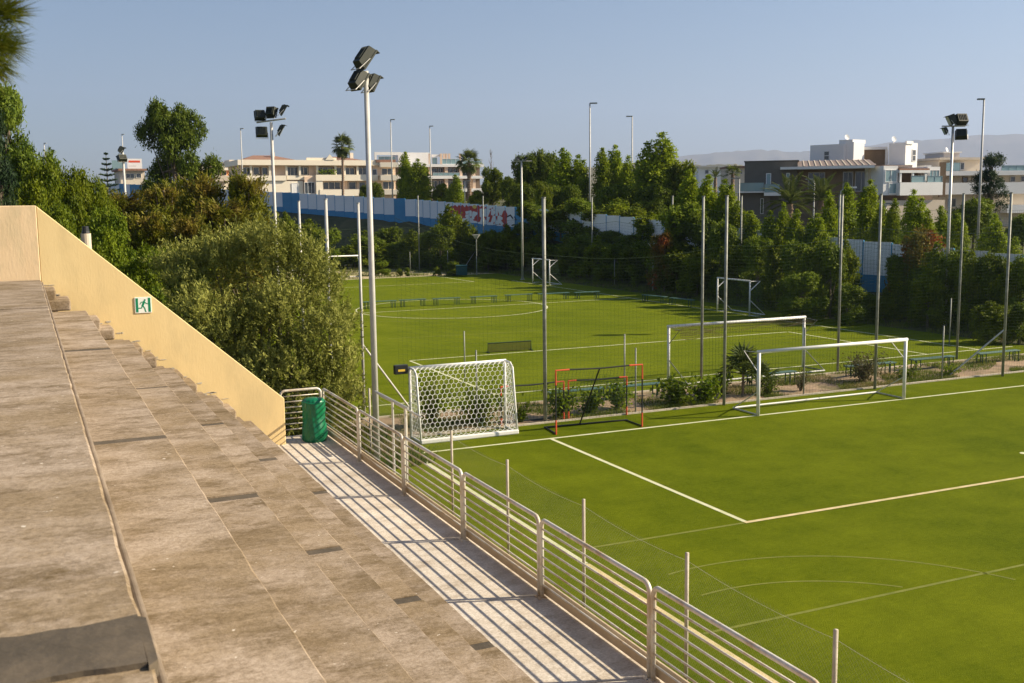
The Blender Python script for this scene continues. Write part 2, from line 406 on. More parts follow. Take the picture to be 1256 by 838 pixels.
# ------------------------------------------------------------------ terraced stand
DX, DH, X0, Z0 = .763, .617, .28, 5.24
TR = [(-3.2 if i == 0 else X0 + DX * (i - 1), X0 + DX * i, Z0 - DH * i) for i in range(6)]
JY = [-9.2, -2.9, 3.45, 9.5, 15.95, 22.15]
stand = thing('terraced_stand', 'long weathered concrete seating terrace stepping down from the camera to the walkway', 'seating terrace', (0, 0, 0))
prof = [(-3.4, -.1), (-3.4, Z0 - .13)]
for i, (xa, xb, z) in enumerate(TR):
    prof += [(xb - .035, z - .13), (xb - .035, (TR[i + 1][2] if i < 5 else 1.28) - .13)]
prof += [(4.85, 1.15), (4.85, -.1)]
MB().extr(prof[::-1], -9.3, 23.25).build('stand_body', MT['base'], stand)
gap = .014
for i, (xa, xb, z) in enumerate(TR):
    ys = JY if True else JY
    for a, b in zip(ys[:-1], ys[1:]):
        wj = .09 if i else .02
        dz = rng.uniform(-.012, .006)
        xs = xa - .035 + (.006 if i else 0)
        mb = MB()
        rows = 30
        # slab with a worn, slightly wavy rounded nosing
        V = []; F = []
        r2 = random.Random(i * 31 + int(a * 7))
        for q in range(rows + 1):
            y = a + wj + (b - a - 2 * wj) * q / rows
            nx = xb + r2.uniform(-.005, .003); c = r2.uniform(.010, .015)
            V += [(xs, y, z + dz), (nx - c, y, z + dz + r2.uniform(-.003, .003)), (nx - .01, y, z + dz - c * .45), (nx, y, z + dz - c), (nx, y, z - .128), (xs, y, z - .128)]
        for q in range(rows):
            for e in range(6): F.append((q * 6 + e, q * 6 + (e + 1) % 6, (q + 1) * 6 + (e + 1) % 6, (q + 1) * 6 + e))
        F += [tuple(range(6))[::-1], tuple(range(rows * 6, rows * 6 + 6))]
        mb.add(V, F); mb.build('concrete_slab', MT['concrete'], stand)
    for y in JY[1:-1]:
        wj = .088 if i else .018
        zz = z - .012
        if i == 0 and abs(y - 3.45) < .1: continue
        MB().box(xa + .0, xb - .012, y - wj, y + wj, z - .126, zz).build('joint_strip', MT['joint'], stand)
r2 = random.Random(14)
pa = [(x, 3.24 + r2.uniform(-.018, .018)) for x in np.linspace(-3.2, X0 - .02, 40)]; pb = [(x, 3.62 + r2.uniform(-.022, .022)) for x in np.linspace(X0 - .01, -3.2, 40)]
MB().prism(pa + pb, Z0 - .1, Z0 + .007).build('bitumen_patch', MT['joint'], stand)
MB().prism([(X0 - .018, 3.20), (X0 + .012, 3.24), (X0 + .014, 3.60), (X0 - .012, 3.63)], Z0 - .128, Z0 + .004).build('bitumen_patch', MT['joint'], stand)
for a, b in zip(JY[:-1], JY[1:]):          # worn lower lip along the front of the top landing
    o = MB().box(X0 + .003, X0 + .034, a + .03, b - .03, Z0 - .16, Z0 - .045).build('landing_lip', MT['base'], stand); bevel(o, .012, 2)
# half steps of the stair against the yellow wall
for i in range(6):
    xa, xb, z = TR[i]
    zn = TR[i + 1][2] if i < 5 else 1.30
    dz = (z - zn) / 3
    for j in (1, 2):
        xe = xb + (.25 if j == 1 else .50)
        st = MB().box(xb + .004, xe, 22.25 + rng.uniform(-.03, .03), 23.2, zn - .01, z - dz * j).build('stair_block', MT['concrete'], stand)
        bevel(st, .03, 2)
# walkway
wk = thing('walkway', 'pale concrete walkway along the foot of the terrace, behind the railing', 'walkway', (0, 0, 0))
WJ = [-8, -5.1, -2.2, .9, 3.8, 6.75, 9.72, 12.5, 15.3, 18.12, 20.96, 24.1]
for a, b in zip(WJ[:-1], WJ[1:]):
    mb = MB().prism([(4.1, a + .52), (6.30, a - .07 if a > -8 else a), (6.30, b - .09), (4.1, min(b + .49, 24.1))] if b < 24 else
                    [(4.1, a + .52), (6.30, a - .07), (6.30, b - .012), (4.1, b - .012)], 1.12, 1.30)
    bevel(mb.build('walkway_slab', MT['walk'], wk), .008)
MB().box(4.87, 6.40, -9, 24.1, -.1, 1.11).build('walkway_base', MT['base'], wk)
for a, b in zip(WJ[:-1], WJ[1:]): bevel(MB().box(6.12, 6.165, a + .01, b - .005, 1.32, 1.51).build('walkway_kerb', MT['railkerb'], wk), .012)
setting(wk)

# ------------------------------------------------------------------ yellow end wall
yw = thing('end_wall', 'yellow rendered wall at the far end of the terrace, its top sloping down with the steps', 'wall', (0, 23.26, 0))
sl_ = [(.30, -.1), (5.06, -.1), (5.06, 2.34), (.30, 6.63)]
bevel(MB().extr(sl_, 0, .26).build('sloping_panel', MT['yellow'], yw), .012)
up = MB().prism([(-3.4, -.10), (.296, -.012), (.296, .26), (-3.4, .26)], -.1, 6.64).build('upper_panel', MT['yellow2'], yw); bevel(up, .012)
# flaked plaster foot, irregular, along the steps
ff = MB(); r2 = random.Random(11)
def surf(x):
    for i in range(6):
        xa, xb, z = TR[i]; zn = TR[i + 1][2] if i < 5 else 1.30; d3 = (z - zn) / 3
        if x < xb: return z
        if x < xb + .25: return z - d3
        if x < xb + .50: return z - 2 * d3
    return 1.3
for q in range(40):
    x = r2.uniform(.3, 4.95); zb = surf(x) + abs(r2.gauss(0, .03)); ww, hh = r2.uniform(.03, .10), r2.uniform(.008, .03)
    ff.extr([(x + ww * math.cos(a) * r2.uniform(.5, 1), zb + hh * math.sin(a) * r2.uniform(.5, 1)) for a in np.linspace(0, 6.28, 9)[:-1]], -.006, .002)
ff.build('flaked_plaster', MT['kerb'], yw)
sg = thing('exit_sign', 'green and white running-man escape sign on the yellow wall', 'sign', (2.205, 23.25, 4.565))
bevel(MB().box(-.165, .165, -.008, .008, -.165, .165).build('sign_plate', MT['swhite'], sg), .003)
MB().box(-.146, -.098, -.0105, -.0085, -.146, .146).build('green_bar', MT['sgreen'], sg)
MB().box(.098, .146, -.0105, -.0085, -.146, .146).build('green_bar', MT['sgreen'], sg)
rm = MB()
def limb(pts, wd):
    for (a, b) in zip(pts[:-1], pts[1:]):
        a, b = Vector(a), Vector(b); d = (b - a).normalized(); n = Vector((-d.y, d.x)) * wd / 2; a = a - d * wd * .3; b = b + d * wd * .3
        rm.extr([tuple(p) for p in (a - n, b - n, b + n, a + n)], -.0105 - .0002 * rng.random(), -.0085)
rm.extr([(.036 + .019 * math.cos(t), .103 + .019 * math.sin(t)) for t in np.linspace(0, 6.28, 13)[:-1]], -.0105, -.0085)
limb([(.022, .070), (-.012, -.01)], .042); limb([(.028, .066), (-.035, .062), (-.062, .022)], .017); limb([(.03, .066), (.055, .035), (.09, .022)], .016)
limb([(-.006, -.012), (.03, -.075), (.04, -.132)], .022); limb([(-.016, -.01), (-.036, -.062), (-.09, -.062)], .02); limb([(.036, -.136), (.058, -.136)], .014)
rm.build('running_figure', MT['sgreen'], sg)
vp = thing('vent_pipe', 'beige round vent pipe with black cap behind the sloping yellow wall', 'vent pipe', (1.22, 24.0, 0))
MB().tube([(0, 0, 0), (0, 0, 6.05)], .105, 14, .1).build('pipe', MT['beige'], vp, smooth=False)
MB().tube([(0, 0, 6.05), (0, 0, 6.10), (0, 0, 6.2)], .085, 14, .06).build('cap', MT['black'], vp)

# ------------------------------------------------------------------ railing
rl = thing('railing', 'weathered steel railing of rounded frames and thin bars along the walkway kerb', 'railing', (6.06, 0, 1.3))
def rail_panel(p0, p1):
    p0, p1 = Vector((*p0, 0)), Vector((*p1, 0)); d = (p1 - p0); Lg = d.length; d.normalize()
    P = lambda s, z: tuple(p0 + d * s + Vector((0, 0, z)))
    rr = .11; arc = [(rr - rr * math.cos(t), 1.10 - rr + rr * math.sin(t)) for t in np.linspace(0, math.pi / 2, 6)]
    pts = [P(0, 0)] + [P(*a) for a in arc] + [P(Lg - a[0], a[1]) for a in arc[::-1]] + [P(Lg, 0)]
    o = MB().tube(pts, .030, 10).build('rail_frame', MT['rail'], rl, smooth=True)
    for z in np.linspace(.20, .97, 7):
        MB().tube([P(.0, z), P(Lg, z)], .0135, 7).build('rail_bar', MT['rail'], o, smooth=True)
    for s in (0, Lg):
        mb = MB(); c = p0 + d * s; mb.box(c.x - .06, c.x + .06, c.y - .045, c.y + .045, .0, .012)
        mb.box(c.x - .05, c.x - .03, c.y - .02, c.y + .02, .012, .03)
        mb.build('base_plate', MT['rail'], o)
RY = [23.80, 20.93, 18.09, 15.20, 12.43, 9.64, 6.85, 4.06, 1.27, -1.5]
for a, b in zip(RY[:-1], RY[1:]): rail_panel((0, a - .04), (0, b + .04))
rail_panel((-.96, 23.86), (-.03, 23.86))
sr = thing('stair_handrail', 'short grey double handrail beyond the walkway kerb, left of the hexagonal net goal', 'handrail', (7.2, 0, 0))
MB().tube([(0, 23.4, 2.29), (0, 21.1, 2.29)], .03, 8).build('top_rail', MT['galv'], sr)
MB().tube([(.12, 23.4, 2.18), (.12, 20.6, 2.18)], .022, 8).build('lower_rail', MT['galv'], sr)
for y in (22.15, 21.3): MB().tube([(0, y, 0), (0, y, 2.27)], .028, 8).build('post', MT['galv'], sr)

# green wrapped bin
bn = thing('wrapped_bin', 'green tarpaulin-wrapped bin standing in the walkway corner by the railing', 'bin', (5.735, 23.36, 1.30))
V, F = [], []; n, rows = 72, 40
for i in range(rows + 1):
    t = i / rows; z = .97 * t
    base = .275 - .035 * t + .012 * math.sin(t * 9)
    if t < .05: base -= .02 * (1 - t / .05)
    if t > .93: base -= .05 * ((t - .93) / .07) ** 2
    for j in range(n):
        a = 2 * math.pi * j / n
        k_ = math.sin(5 * a - 13 * t + .8 * math.sin(2 * a)); fold = .013 * math.copysign(abs(k_) ** .6, k_) * math.sin(math.pi * min(1, t * 1.15)) ** .5
        fold += .006 * math.sin(11 * a + 7 * t + 2 * math.sin(3 * a))
        V.append(((base + fold) * math.cos(a), (base + fold) * math.sin(a), z))
V.append((0, 0, .985)); c = len(V) - 1
F = [(i * n + j, i * n + (j + 1) % n, (i + 1) * n + (j + 1) % n, (i + 1) * n + j) for i in range(rows) for j in range(n)]
F += [(rows * n + j, rows * n + (j + 1) % n, c) for j in range(n)]
MB().add(V, F).build('tarp_cover', MT['tarp'], bn, smooth=True)
MB().tube([(.26 * math.cos(a), .26 * math.sin(a), .90 + .01 * math.sin(4 * a)) for a in np.linspace(0, 6.283, 30)], .011, 6).build('tie_rope', MT['sgreen'], bn)

# ------------------------------------------------------------------ floodlights
def lamp_head(parent, c, aim, wdt=.42, hgt=.34, dep=.2):
    """floodlight housing: centre c, aim = direction of its glass"""
    aim = Vector(aim).normalized(); ux = aim.cross(Vector((0, 0, 1))).normalized(); uz = ux.cross(aim).normalized(); c = Vector(c)
    q = lambda x, y, z: c + ux * x + aim * y + uz * z
    mb = MB(); w2, h2 = wdt / 2, hgt / 2
    mb.add([q(-w2, 0, -h2), q(w2, 0, -h2), q(w2, 0, h2), q(-w2, 0, h2), q(-w2 * .86, -dep, -h2 * .78), q(w2 * .86, -dep, -h2 * .78), q(w2 * .86, -dep, h2 * .88), q(-w2 * .86, -dep, h2 * .88)],
           [(0, 1, 2, 3), (4, 7, 6, 5), (0, 4, 5, 1), (1, 5, 6, 2), (2, 6, 7, 3), (3, 7, 4, 0)])
    mb.obox(q(0, .02, 0), ux * (w2 + .015), aim * .02, uz * (h2 + .015))
    for f in (-.55, -.25, .05, .35, .6): mb.obox(q(f * w2, -dep * .9, h2 * .1), ux * .008, aim * .05, uz * h2 * .6)
    mb.obox(q(0, .07, h2 + .012), ux * w2, aim * .05, uz * .008)      # visor
    o = mb.build('floodlight_head', MT['housing'], parent)
    MB().obox(q(0, .043, 0), ux * (w2 - .02), aim * .003, uz * (h2 - .02)).build('lens', MT['glass_lamp'], o)
    b = MB(); b.tube([q(-w2 - .02, -.02, 0), q(-w2 - .02, -.1, -h2 - .1), q(w2 + .02, -.1, -h2 - .1), q(w2 + .02, -.02, 0)], .012, 5); b.build('bracket', MT['galv'], o)
    return o
def floodlight(name_label, loc, h, r, heads, bar=None, group='floodlight masts', m='lamp_pole'):
    t = thing('floodlight_mast', name_label, 'floodlight', loc, 0, group)
    MB().tube([(0, 0, 0), (0, 0, h)], r, 12, r * .72).build('pole', MT[m], t, smooth=True)
    MB().box(-.16, .16, -.16, .16, -.02, .04).build('base_plate', MT['galv'], t)
    if bar: MB().tube([bar[0], bar[1]], .035, 8).build('crossbar', MT['galv'], t)
    for hd in heads: lamp_head(t, *hd)
    return t
fl = (7.78, 25.3)   # nearest mast
fv, rv = Vector((.412, .902, 0)).normalized(), Vector((.909, -.417, 0)).normalized()
floodlight('tall white floodlight pole with stacked lamps beside the railing, nearest to the terrace', (*fl, 0), 9.76, .082,
    [(tuple(rv * .02 + Vector((0, 0, 10.02))), fv * .50 + rv * .62 + Vector((0, 0, -.62)), .36, .56, .20), (tuple(rv * -.14 - fv * .1 + Vector((0, 0, 9.50))), fv * .50 + rv * .5 + Vector((0, 0, -.50)), .36, .46, .18), (tuple(rv * .14 + fv * .2 + Vector((0, 0, 9.48))), fv * .55 + rv * .65 + Vector((0, 0, -.5)), .30, .42, .15)])
ml = (9.9, 45.9, 0)
rb = lambda x, z: (rv.x * x, rv.y * x, z)
floodlight('floodlight mast with five black lamps on a crossbar rising behind the olive bush', ml, 10.05, .085,
    [((*rb(-.47, 10.35)[:2], 10.33), rv * -.35 + fv * .9 + Vector((0, 0, -.35)), .44, .40, .2), ((*rb(.05, 0)[:2], 10.45), rv * .3 + fv * .9 + Vector((0, 0, -.4)), .44, .42, .2),
     ((*rb(.55, 0)[:2], 10.55), rv * .95 + fv * .3 + Vector((0, 0, -.6)), .40, .46, .12), ((*rb(-.42, 0)[:2], 9.65), rv * -.3 + fv * .9 + Vector((0, 0, -.2)), .46, .42, .2),
     ((*rb(.42, 0)[:2], 9.72), rv * .9 + fv * .1 + Vector((0, 0, -.5)), .2, .5, .1)], (rb(-.62, 10.05), rb(.62, 10.2)))
floodlight('slim floodlight mast with three dark lamps at the right, by the far pitch corner', (42.5, 39.9, .1), 9.95, .085,
    [((*rb(-.2, 0)[:2], 10.25), rv * -.9 + fv * .1 + Vector((0, 0, -.45)), .5, .5, .3), ((*rb(.32, 0)[:2], 10.25), fv * .9 - rv * .2 + Vector((0, 0, -.45)), .62, .5, .3),
     ((*rb(.42, 0)[:2], 9.55), fv * .9 + rv * .3 + Vector((0, 0, -.45)), .55, .46, .25), ((*rb(-.42, 0)[:2], 9.75), rv * -.9 + Vector((0, 0, -.45)), .25, .35, .12)], (rb(-.55, 9.98), rb(.6, 9.98)), m='galv')
floodlight('small distant floodlight mast with two lamps above the trees at the left', (6.4, 75.2, 0), 10.1, .1,
    [((0, 0, 10.25), fv * .4 + rv * .8 + Vector((0, 0, -.5)), .6, .42, .25), ((-.1, -.1, 9.7), fv * .6 - rv * .6 + Vector((0, 0, -.5)), .6, .42, .25)])
floodlight('slim floodlight mast with a wide crossbar in front of the blue and white panel fence', (38.8, 82.6, 0), 10.0, .1,
    [((*rb(-.35, 0)[:2], 10.2), -rv + Vector((0, 0, -.5)), .5, .3, .2), ((*rb(.45, 0)[:2], 10.2), rv + Vector((0, 0, -.5)), .5, .3, .2)], (rb(-.8, 10), rb(.9, 10)), m='galv')

# street lamps beyond the fence
def street_lamp(label, px, ytop, d, arm=(-.9), hgt=12, head=.9, curved=False):
    top = at(px, ytop, d); zb = hz(top.x, top.y) - .1; h = top.z - zb
    t = thing('street_lamp', label, 'street lamp', (top.x, top.y, zb), 0, 'street lamps along the road')
    MB().tube([(0, 0, 0), (0, 0, h)], .11 if hgt > 8 else .07, 10, .07 if hgt > 8 else .055).build('pole', MT['lamp_pole'], t, smooth=True)
    e = rv * arm
    if curved:
        MB().tube([(0, 0, h - .1), (e.x * .3, e.y * .3, h + .25), (e.x * .7, e.y * .7, h + .3)], .04, 6).build('arm', MT['lamp_pole'], t)
        MB().obox((e.x * 1.05, e.y * 1.05, h + .27), e * .42, fv * .13, (0, 0, .07)).build('lamp_head', MT['wwhite'], t)
    else:
        MB().obox((e.x * .5, e.y * .5, h + .02), e * .52, fv * .16, Vector((0, 0, .06))).build('lamp_head', MT['pole'], t)
for a in (('tall white street lamp standing just right of the palm by the peach building', 479, 147, 150, .6), ('tall white street lamp in front of the white modern block, right of the twin cypresses', 527, 155, 165, .55),
          ('tallest white street lamp, rising from the dark trees at the middle of the fence', 723.5, 127, 112, .75), ('thin white street lamp next to the tallest broad tree', 775.5, 143, 128, -.7),
          ('tall street lamp with a short arm at far right beside the dark pine', 1207, 122, 86, -.5), ('thin far street lamp above the orange house roof', 295, 158, 170, .5),
          ('faint far street lamp behind the two billboards', 149.5, 165, 190, .4), ('faint far street lamp tip over the trees by the left edge', 54, 176, 190, .4)):
    street_lamp(*a)
for a in (('short street lamp with flat head between the phoenix palms', 999, 220, 92, -.7, 6), ('short street lamp with curved arm below the solar roof', 1031.5, 234, 92, .9, 6, .9, True),
          ('short street lamp in front of the dark pine, left of the tall one', 1087, 219 + 31, 95, .5, 6), ('short street lamp right of the palm bush by the fence', 570, 222, 140, .8, 6),
          ('short street lamp at the left corner of the taupe house', 907, 219, 105, -.8, 6)):
    street_lamp(*a[:4], a[4], a[5], .9, len(a) > 7)
def garden_lamp(label, px, ytop, d):
    top = at(px, ytop, d); zb = hz(top.x, top.y) - .1; h = top.z - zb
    t = thing('garden_lamp', label, 'lamp', (top.x, top.y, zb), 0, 'cone shaded garden lamps')
    MB().tube([(0, 0, 0), (0, 0, h)], .05, 8).build('pole', MT['pole'], t)
    MB().tube([(0, 0, h - .35), (0, 0, h)], .12, 12, .38).build('lamp_shade', MT['lamp_pole'], t)
garden_lamp('cone-shaded garden lamp under the graffiti panels', 584, 288, 97); garden_lamp('cone-shaded garden lamp between the hedges, left of the small right goal', 801, 298.5, 78)

# ------------------------------------------------------------------ net poles and nets
def net_pole(label, x, y, h=6.7, r=.05, brace=None, m='pole'):
    t = thing('net_pole', label, 'pole', (x, y, 0), 0, 'ball net poles')
    MB().tube([(0, 0, -.1), (0, 0, h)], r, 10, r * .95).build('pole_tube', MT[m], t, smooth=True)
    MB().tube([(0, 0, h), (0, 0, h + .03)], r * 1.15, 10).build('pole_cap', MT[m], t)
    if brace: MB().tube([(0, 0, brace[2]), (brace[0], brace[1], 0)], .03, 8).build('brace', MT['galv'], t)
    return t
P1 = [(14.0, 28.3, 'thick grey net pole between the white net goal and the red-cornered frames'), (20.3, 28.0, 'grey net pole just left of the white goal on the near pitch'),
      (26.6, 27.95, 'grey net pole behind the right half of the near goal'), (32.6, 27.8, 'braced grey net pole by the bench at far right'), (38.8, 27.8, 'grey net pole beyond the right edge')]
for i, (x, y, l) in enumerate(P1): net_pole(l, x, y, 6.7, .058 if i == 0 else .05, (-1.75, .9, 1.75) if i == 3 else None)
P2 = [(21.7, 31.3, 'grey net pole crossing the left part of the older middle goal'), (28.0, 31.4, 'grey net pole just right of the middle goal'), (34.5, 31.7, 'grey net pole behind the second bench from right')]
for x, y, l in P2: net_pole(l, x, y)
net_pole('pale net pole with a slanted brace at the corner beside the olive bush', 9.35, 31.6, 6.6, .045, (1.6, .0, 2.3), 'lamp_pole')
net_pole('pale net pole standing in front of the far goal crossbar', 9.3, 35.2, 6.75, .06, None, 'lamp_pole'); net_pole('pale net pole rising out of the top of the olive bush', 9.3, 39.0, 6.7, .05, None, 'lamp_pole')
P3 = [(35.4, 99.2, 7.3, 'far net pole left of the graffiti panels'), (41.7, 97.8, 7.2, 'far braced net pole in front of the graffiti letters'), (43.4, 88, 6.9, 'far net pole right of the graffiti beside the blue panels'),
      (43.6, 79, 6.9, 'far net pole hidden behind the thick near pole'), (43.8, 67.1, 6.9, 'far net pole left of the small right goal, against the big tree'), (43.6, 58.5, 6.8, 'far net pole rising between the poplar hedge and the palms'),
      (43.5, 49, 6.8, 'far net pole crossing the white fence panel with scribble'), (43.4, 36, 6.7, 'far net pole at the right against the red-leaved shrub')]
for i, (x, y, h, l) in enumerate(P3): net_pole(l, x, y, h, .06, (-2.5, -.5, 3.0) if i == 1 else None)
def short_post(label, x, y, h=2.1):
    t = MB().tube([(0, 0, -.1), (0, 0, h)], .026, 8).build('fence_post', MT['pole'], None, (x, y, 0), True); tag(t, label, 'post', 'short fence posts of the strip')
for l, x, y, h in (('short thin post behind the red-cornered frame, left of its twin', 18.0, 30.4, 2.2), ('short thin post at the right leg of the larger red-cornered frame', 17.1, 28.2, 2.06), ('short post seen through the near goal beside the palm', 23.7, 28.2, 2.3),
                 ('short post in front of the second bench from the right', 30.1, 28.3, 1.97), ('short post sticking up behind the white net goal', 11.9, 28.6, 2.3), ('thin post over the white goal crossbar', 14.6, 36.2, 1.9),
                 ('short post by the far corner of the far pitch, left of the right floodlight', 37.6, 35.0, 2.1)): short_post(l, x, y, h)
for l, x, y in (('low fence post on the sandy verge, first right of the near floodlight pole', 29.5, 96.5), ('low fence post just right of the far net pole on the verge', 33.5, 96.5), ('low fence post left of the teal container', 37.3, 96.4), ('low fence post right of the teal container', 41.0, 96),
                ('low fence post in deep shade left of the small far goal', 43.2, 92), ('low fence post in the shade before the tallest tree', 42.3, 73), ('low fence post in the shade left of the small right goal', 42.3, 62), ('low fence post in the shade right of the small right goal', 42.2, 53)): short_post(l, x, y, 2.0)

def net_sheet(name, label, a, b, topf, cell, rad, m, parent=None, cat='net', bottom=.05, step=1.0, belly=0.):
    """square mesh net from a to b on the ground, top height topf(t); every strand is a thin three-sided cord"""
    a, b = Vector((*a, 0)), Vector((*b, 0)); d = b - a; Lg = d.length; d.normalize(); nrm = Vector((-d.y, d.x, 0))
    mb = MB()
    P = lambda s, u: tuple(a + d * s + nrm * (belly * math.sin(u * 3.1) * math.sin(s * .7)) + Vector((0, 0, bottom + (topf(s / Lg) - bottom) * u)))
    for i in range(int(Lg / cell) + 1): mb.tube([P(i * cell, u) for u in (0, .33, .66, 1)], rad, 3, cap=False)
    hmax = max(topf(t / 20) for t in range(21)); nh = int(hmax / cell); ns = max(2, int(Lg / step))
    for j in range(nh + 1): mb.tube([P(Lg * i / ns, j / nh) for i in range(ns + 1)], rad if j < nh else rad * 3, 3, cap=False)
    o = mb.build(name, MT[m], parent)
    if parent is None: tag(o, label, cat)
    return o
def sagtop(bounds, hs, sag):
    def f(t):
        for i in range(len(bounds) - 1):
            if t <= bounds[i + 1] or i == len(bounds) - 2:
                u = (t - bounds[i]) / (bounds[i + 1] - bounds[i]); return hs[i] + (hs[i + 1] - hs[i]) * u - sag * 4 * u * (1 - u)
    return f
L1 = 38.8 - 9.4
net_sheet('ball_net', 'tall fine dark ball net hung on the poles between the two pitches', (9.4, 28.25), (38.8, 27.85), sagtop([0, 4.6 / L1, 10.9 / L1, 17.2 / L1, 23.2 / L1, 1], [6.2, 5.05, 5.15, 5.6, 5.6, 5.6], .25), .13, .0016, 'netdark', belly=.06)
net_sheet('ball_net', 'tall dark ball net on the rear row of poles, behind the middle goal', (21.7, 31.35), (40.5, 31.75), sagtop([0, 6.3 / 18.8, 12.8 / 18.8, 1], [6.3, 6.3, 6.3, 6.3], .3), .13, .0017, 'netdark', belly=.05)
net_sheet('ball_net', 'dark ball net along the right side of the far pitch, before the hedge', (42.9, 36), (42.9, 96), lambda t: 5.0 - .3 * abs(math.sin(t * 20)), .22, .0042, 'netdark', belly=.08, step=2)
net_sheet('ball_net', 'dark ball net closing the back end of the far pitch', (24, 97.5), (42.9, 96.4), lambda t: 4.6 - .4 * abs(math.sin(t * 9)), .24, .005, 'netdark', belly=.08, step=2)

# low chain-link fence along the touchline
cl = thing('chain_link_fence', 'low chain-link fence on thin posts between the railing and the near pitch', 'fence', (7.9, 0, 0))
for y in (2.9, 5.83, 8.77, 11.68, 14.61, 17.57, 20.4, 23.3, 26.2): MB().tube([(0, y, -.05), (0, y, 1.87)], .028, 8).build('post', MT['kerb'], cl, smooth=True)
mb = MB(); H_ = 1.72; cw = .065
for i in range(int((26.2 + H_ - 2.9) / cw)):
    y = 2.9 - H_ + i * cw
    for sgn in (1, -1):
        y0, z0, y1, z1 = y, 0, y + H_, H_
        if sgn < 0: y0, y1 = y1, y0
        if min(y0, y1) < 2.9:
            f = (2.9 - y) / H_
            if sgn > 0: y0, z0 = 2.9, f * H_
            else: y1, z1 = 2.9, H_ - f * H_
        if max(y0, y1) > 26.2:
            f = (26.2 - y) / H_
            if sgn > 0: y1, z1 = 26.2, f * H_
            else: y0, z0 = 26.2, (1 - f) * H_
        mb.tube([(.004 * sgn, y0, z0 + .03), (.004 * sgn, y1, z1 + .03)], .0008, 3, cap=False)
stuff(mb.build('wire_mesh', MT['wire'], cl))
mb = MB()
ys = [2.9, 5.83, 8.77, 11.68, 14.61, 17.57, 20.4, 23.3, 26.2]
for a, b in zip(ys[:-1], ys[1:]): mb.tube([(0, a + (b - a) * u, 1.76 - .06 * 4 * u * (1 - u)) for u in np.linspace(0, 1, 9)], .0016, 4)
mb.build('top_wire', MT['galv'], cl)

# ------------------------------------------------------------------ goals
def big_goal(label, x0, x1, y, back, loc_z=0, netted=False):
    t = thing('football_goal', label, 'goal', ((x0 + x1) / 2, y, loc_z), 0, 'goals')
    hw = (x1 - x0) / 2
    for s in (-1, 1):
        MB().tube([(s * hw, 0, 0), (s * hw, 0, 1.95)], .055, 12).build('goal_post', MT['white'], t, smooth=True)
    MB().tube([(-hw - .055, 0, 1.98), (hw + .055, 0, 1.98)], .055, 12).build('crossbar', MT['white'], t, smooth=True)
    for s in (-1, 1):
        f = MB(); f.tube([(s * hw, 0, 1.96), (s * hw, back * .75, 1.93), (s * hw, .04 * back, 1.35)], .016, 6)
        f.tube([(s * hw, 0, .75), (s * hw, back * 1.25, .03)], .018, 6)
        f.tube([(s * hw, .03 * back, .03), (s * hw, back * 1.25, .03)], .025, 6)
        f.build('side_stay', MT['galv'] if not netted else MT['pole'], t)
    MB().tube([(-hw, back * 1.25, .035), (hw, back * 1.25, .035)], .03, 8).build('ground_bar', MT['white'], t)
    return t, hw
big_goal('white football goal on the near pitch goal line, without a net', 20.19, 26.1, 26.1, 1)
g2, hw = big_goal('older white goal with brown net gathered under its bar, facing the far pitch', 21.45, 27.72, 33.05, -1, 0, True)
mb = MB(); r2 = random.Random(2)
for i in range(int(2 * hw / .10)):
    x = -hw + .05 + i * .10; dp = .45 + .12 * math.sin(x * 1.4) if i > 8 else .5
    mb.tube([(x, -.02, 1.95), (x, -.4, 1.90 - .1 * dp), (x + r2.uniform(-.03, .03), -.72, 1.92), (x, -.7, 1.93 - dp * .55)], .005, 3, cap=False)
for q in range(7): mb.tube([(-hw + .05 + (2 * hw - .1) * i / 40, -.05 - q * .11, 1.95 - .03 * q - .05 * math.sin(i * .5 + q)) for i in range(41)], .005, 3, cap=False)
for q in range(5): mb.tube([(-hw + .05 + (1.3 + .2 * q) * i / 12, -.7, 1.87 - .07 * q - .04 * math.sin(i * .6)) for i in range(13)], .009, 3, cap=False)
mb.build('gathered_net', MT['brownnet'], g2)
def small_goal(label, cx, cy, rz, wd=3.0, h=2.0, dep=.9):
    t = thing('small_goal', label, 'goal', (cx, cy, 0), rz, 'goals'); hw = wd / 2
    for s in (-1, 1): MB().tube([(s * hw, 0, 0), (s * hw, 0, h)], .045, 10).build('goal_post', MT['white'], t, smooth=True)
    MB().tube([(-hw - .045, 0, h), (hw + .045, 0, h)], .045, 10).build('crossbar', MT['white'], t, smooth=True)
    for s in (-1, 1):
        f = MB(); f.tube([(s * hw, 0, h - .03), (s * hw, dep * .8, h - .03), (s * hw, .03, h - .55)], .03, 6); f.tube([(s * hw, .03, h * .45), (s * hw, dep * 1.2, .03), (s * hw, .0, .03)], .03, 6)
        f.build('side_frame', MT['white'], t)
    MB().tube([(-hw, dep * 1.2, .03), (hw, dep * 1.2, .03)], .03, 6).build('ground_bar', MT['white'], t)
    mb = MB()
    for i in range(int(wd / .14) + 1): mb.tube([(-hw + i * .14, 0.02, h), (-hw + i * .14, dep * .8, h - .05), (-hw + i * .14, dep * 1.2, .05)], .005, 3, cap=False)
    for j in range(14):
        u = j / 13; y = dep * .8 + dep * .4 * u; z = (h - .05) * (1 - u) + .05 * u
        mb.tube([(-hw, 0, z), (-hw, y, z), (hw, y, z), (hw, 0, z)], .005, 3, cap=False)
    mb.build('goal_net', MT['netdark'], t)
    return t
small_goal('small white goal at the far side, half hidden by the thick net pole', 37.85, 77.1, R(-90), 3.1)
small_goal('small white goal facing left before the dark hedge, right of centre', 37.3, 50.7, R(-90), 3.1)
big_goal('distant white goal at the far end, seen between pale net poles beside the olive bush', 21.4, 27.5, 93.0, 1)

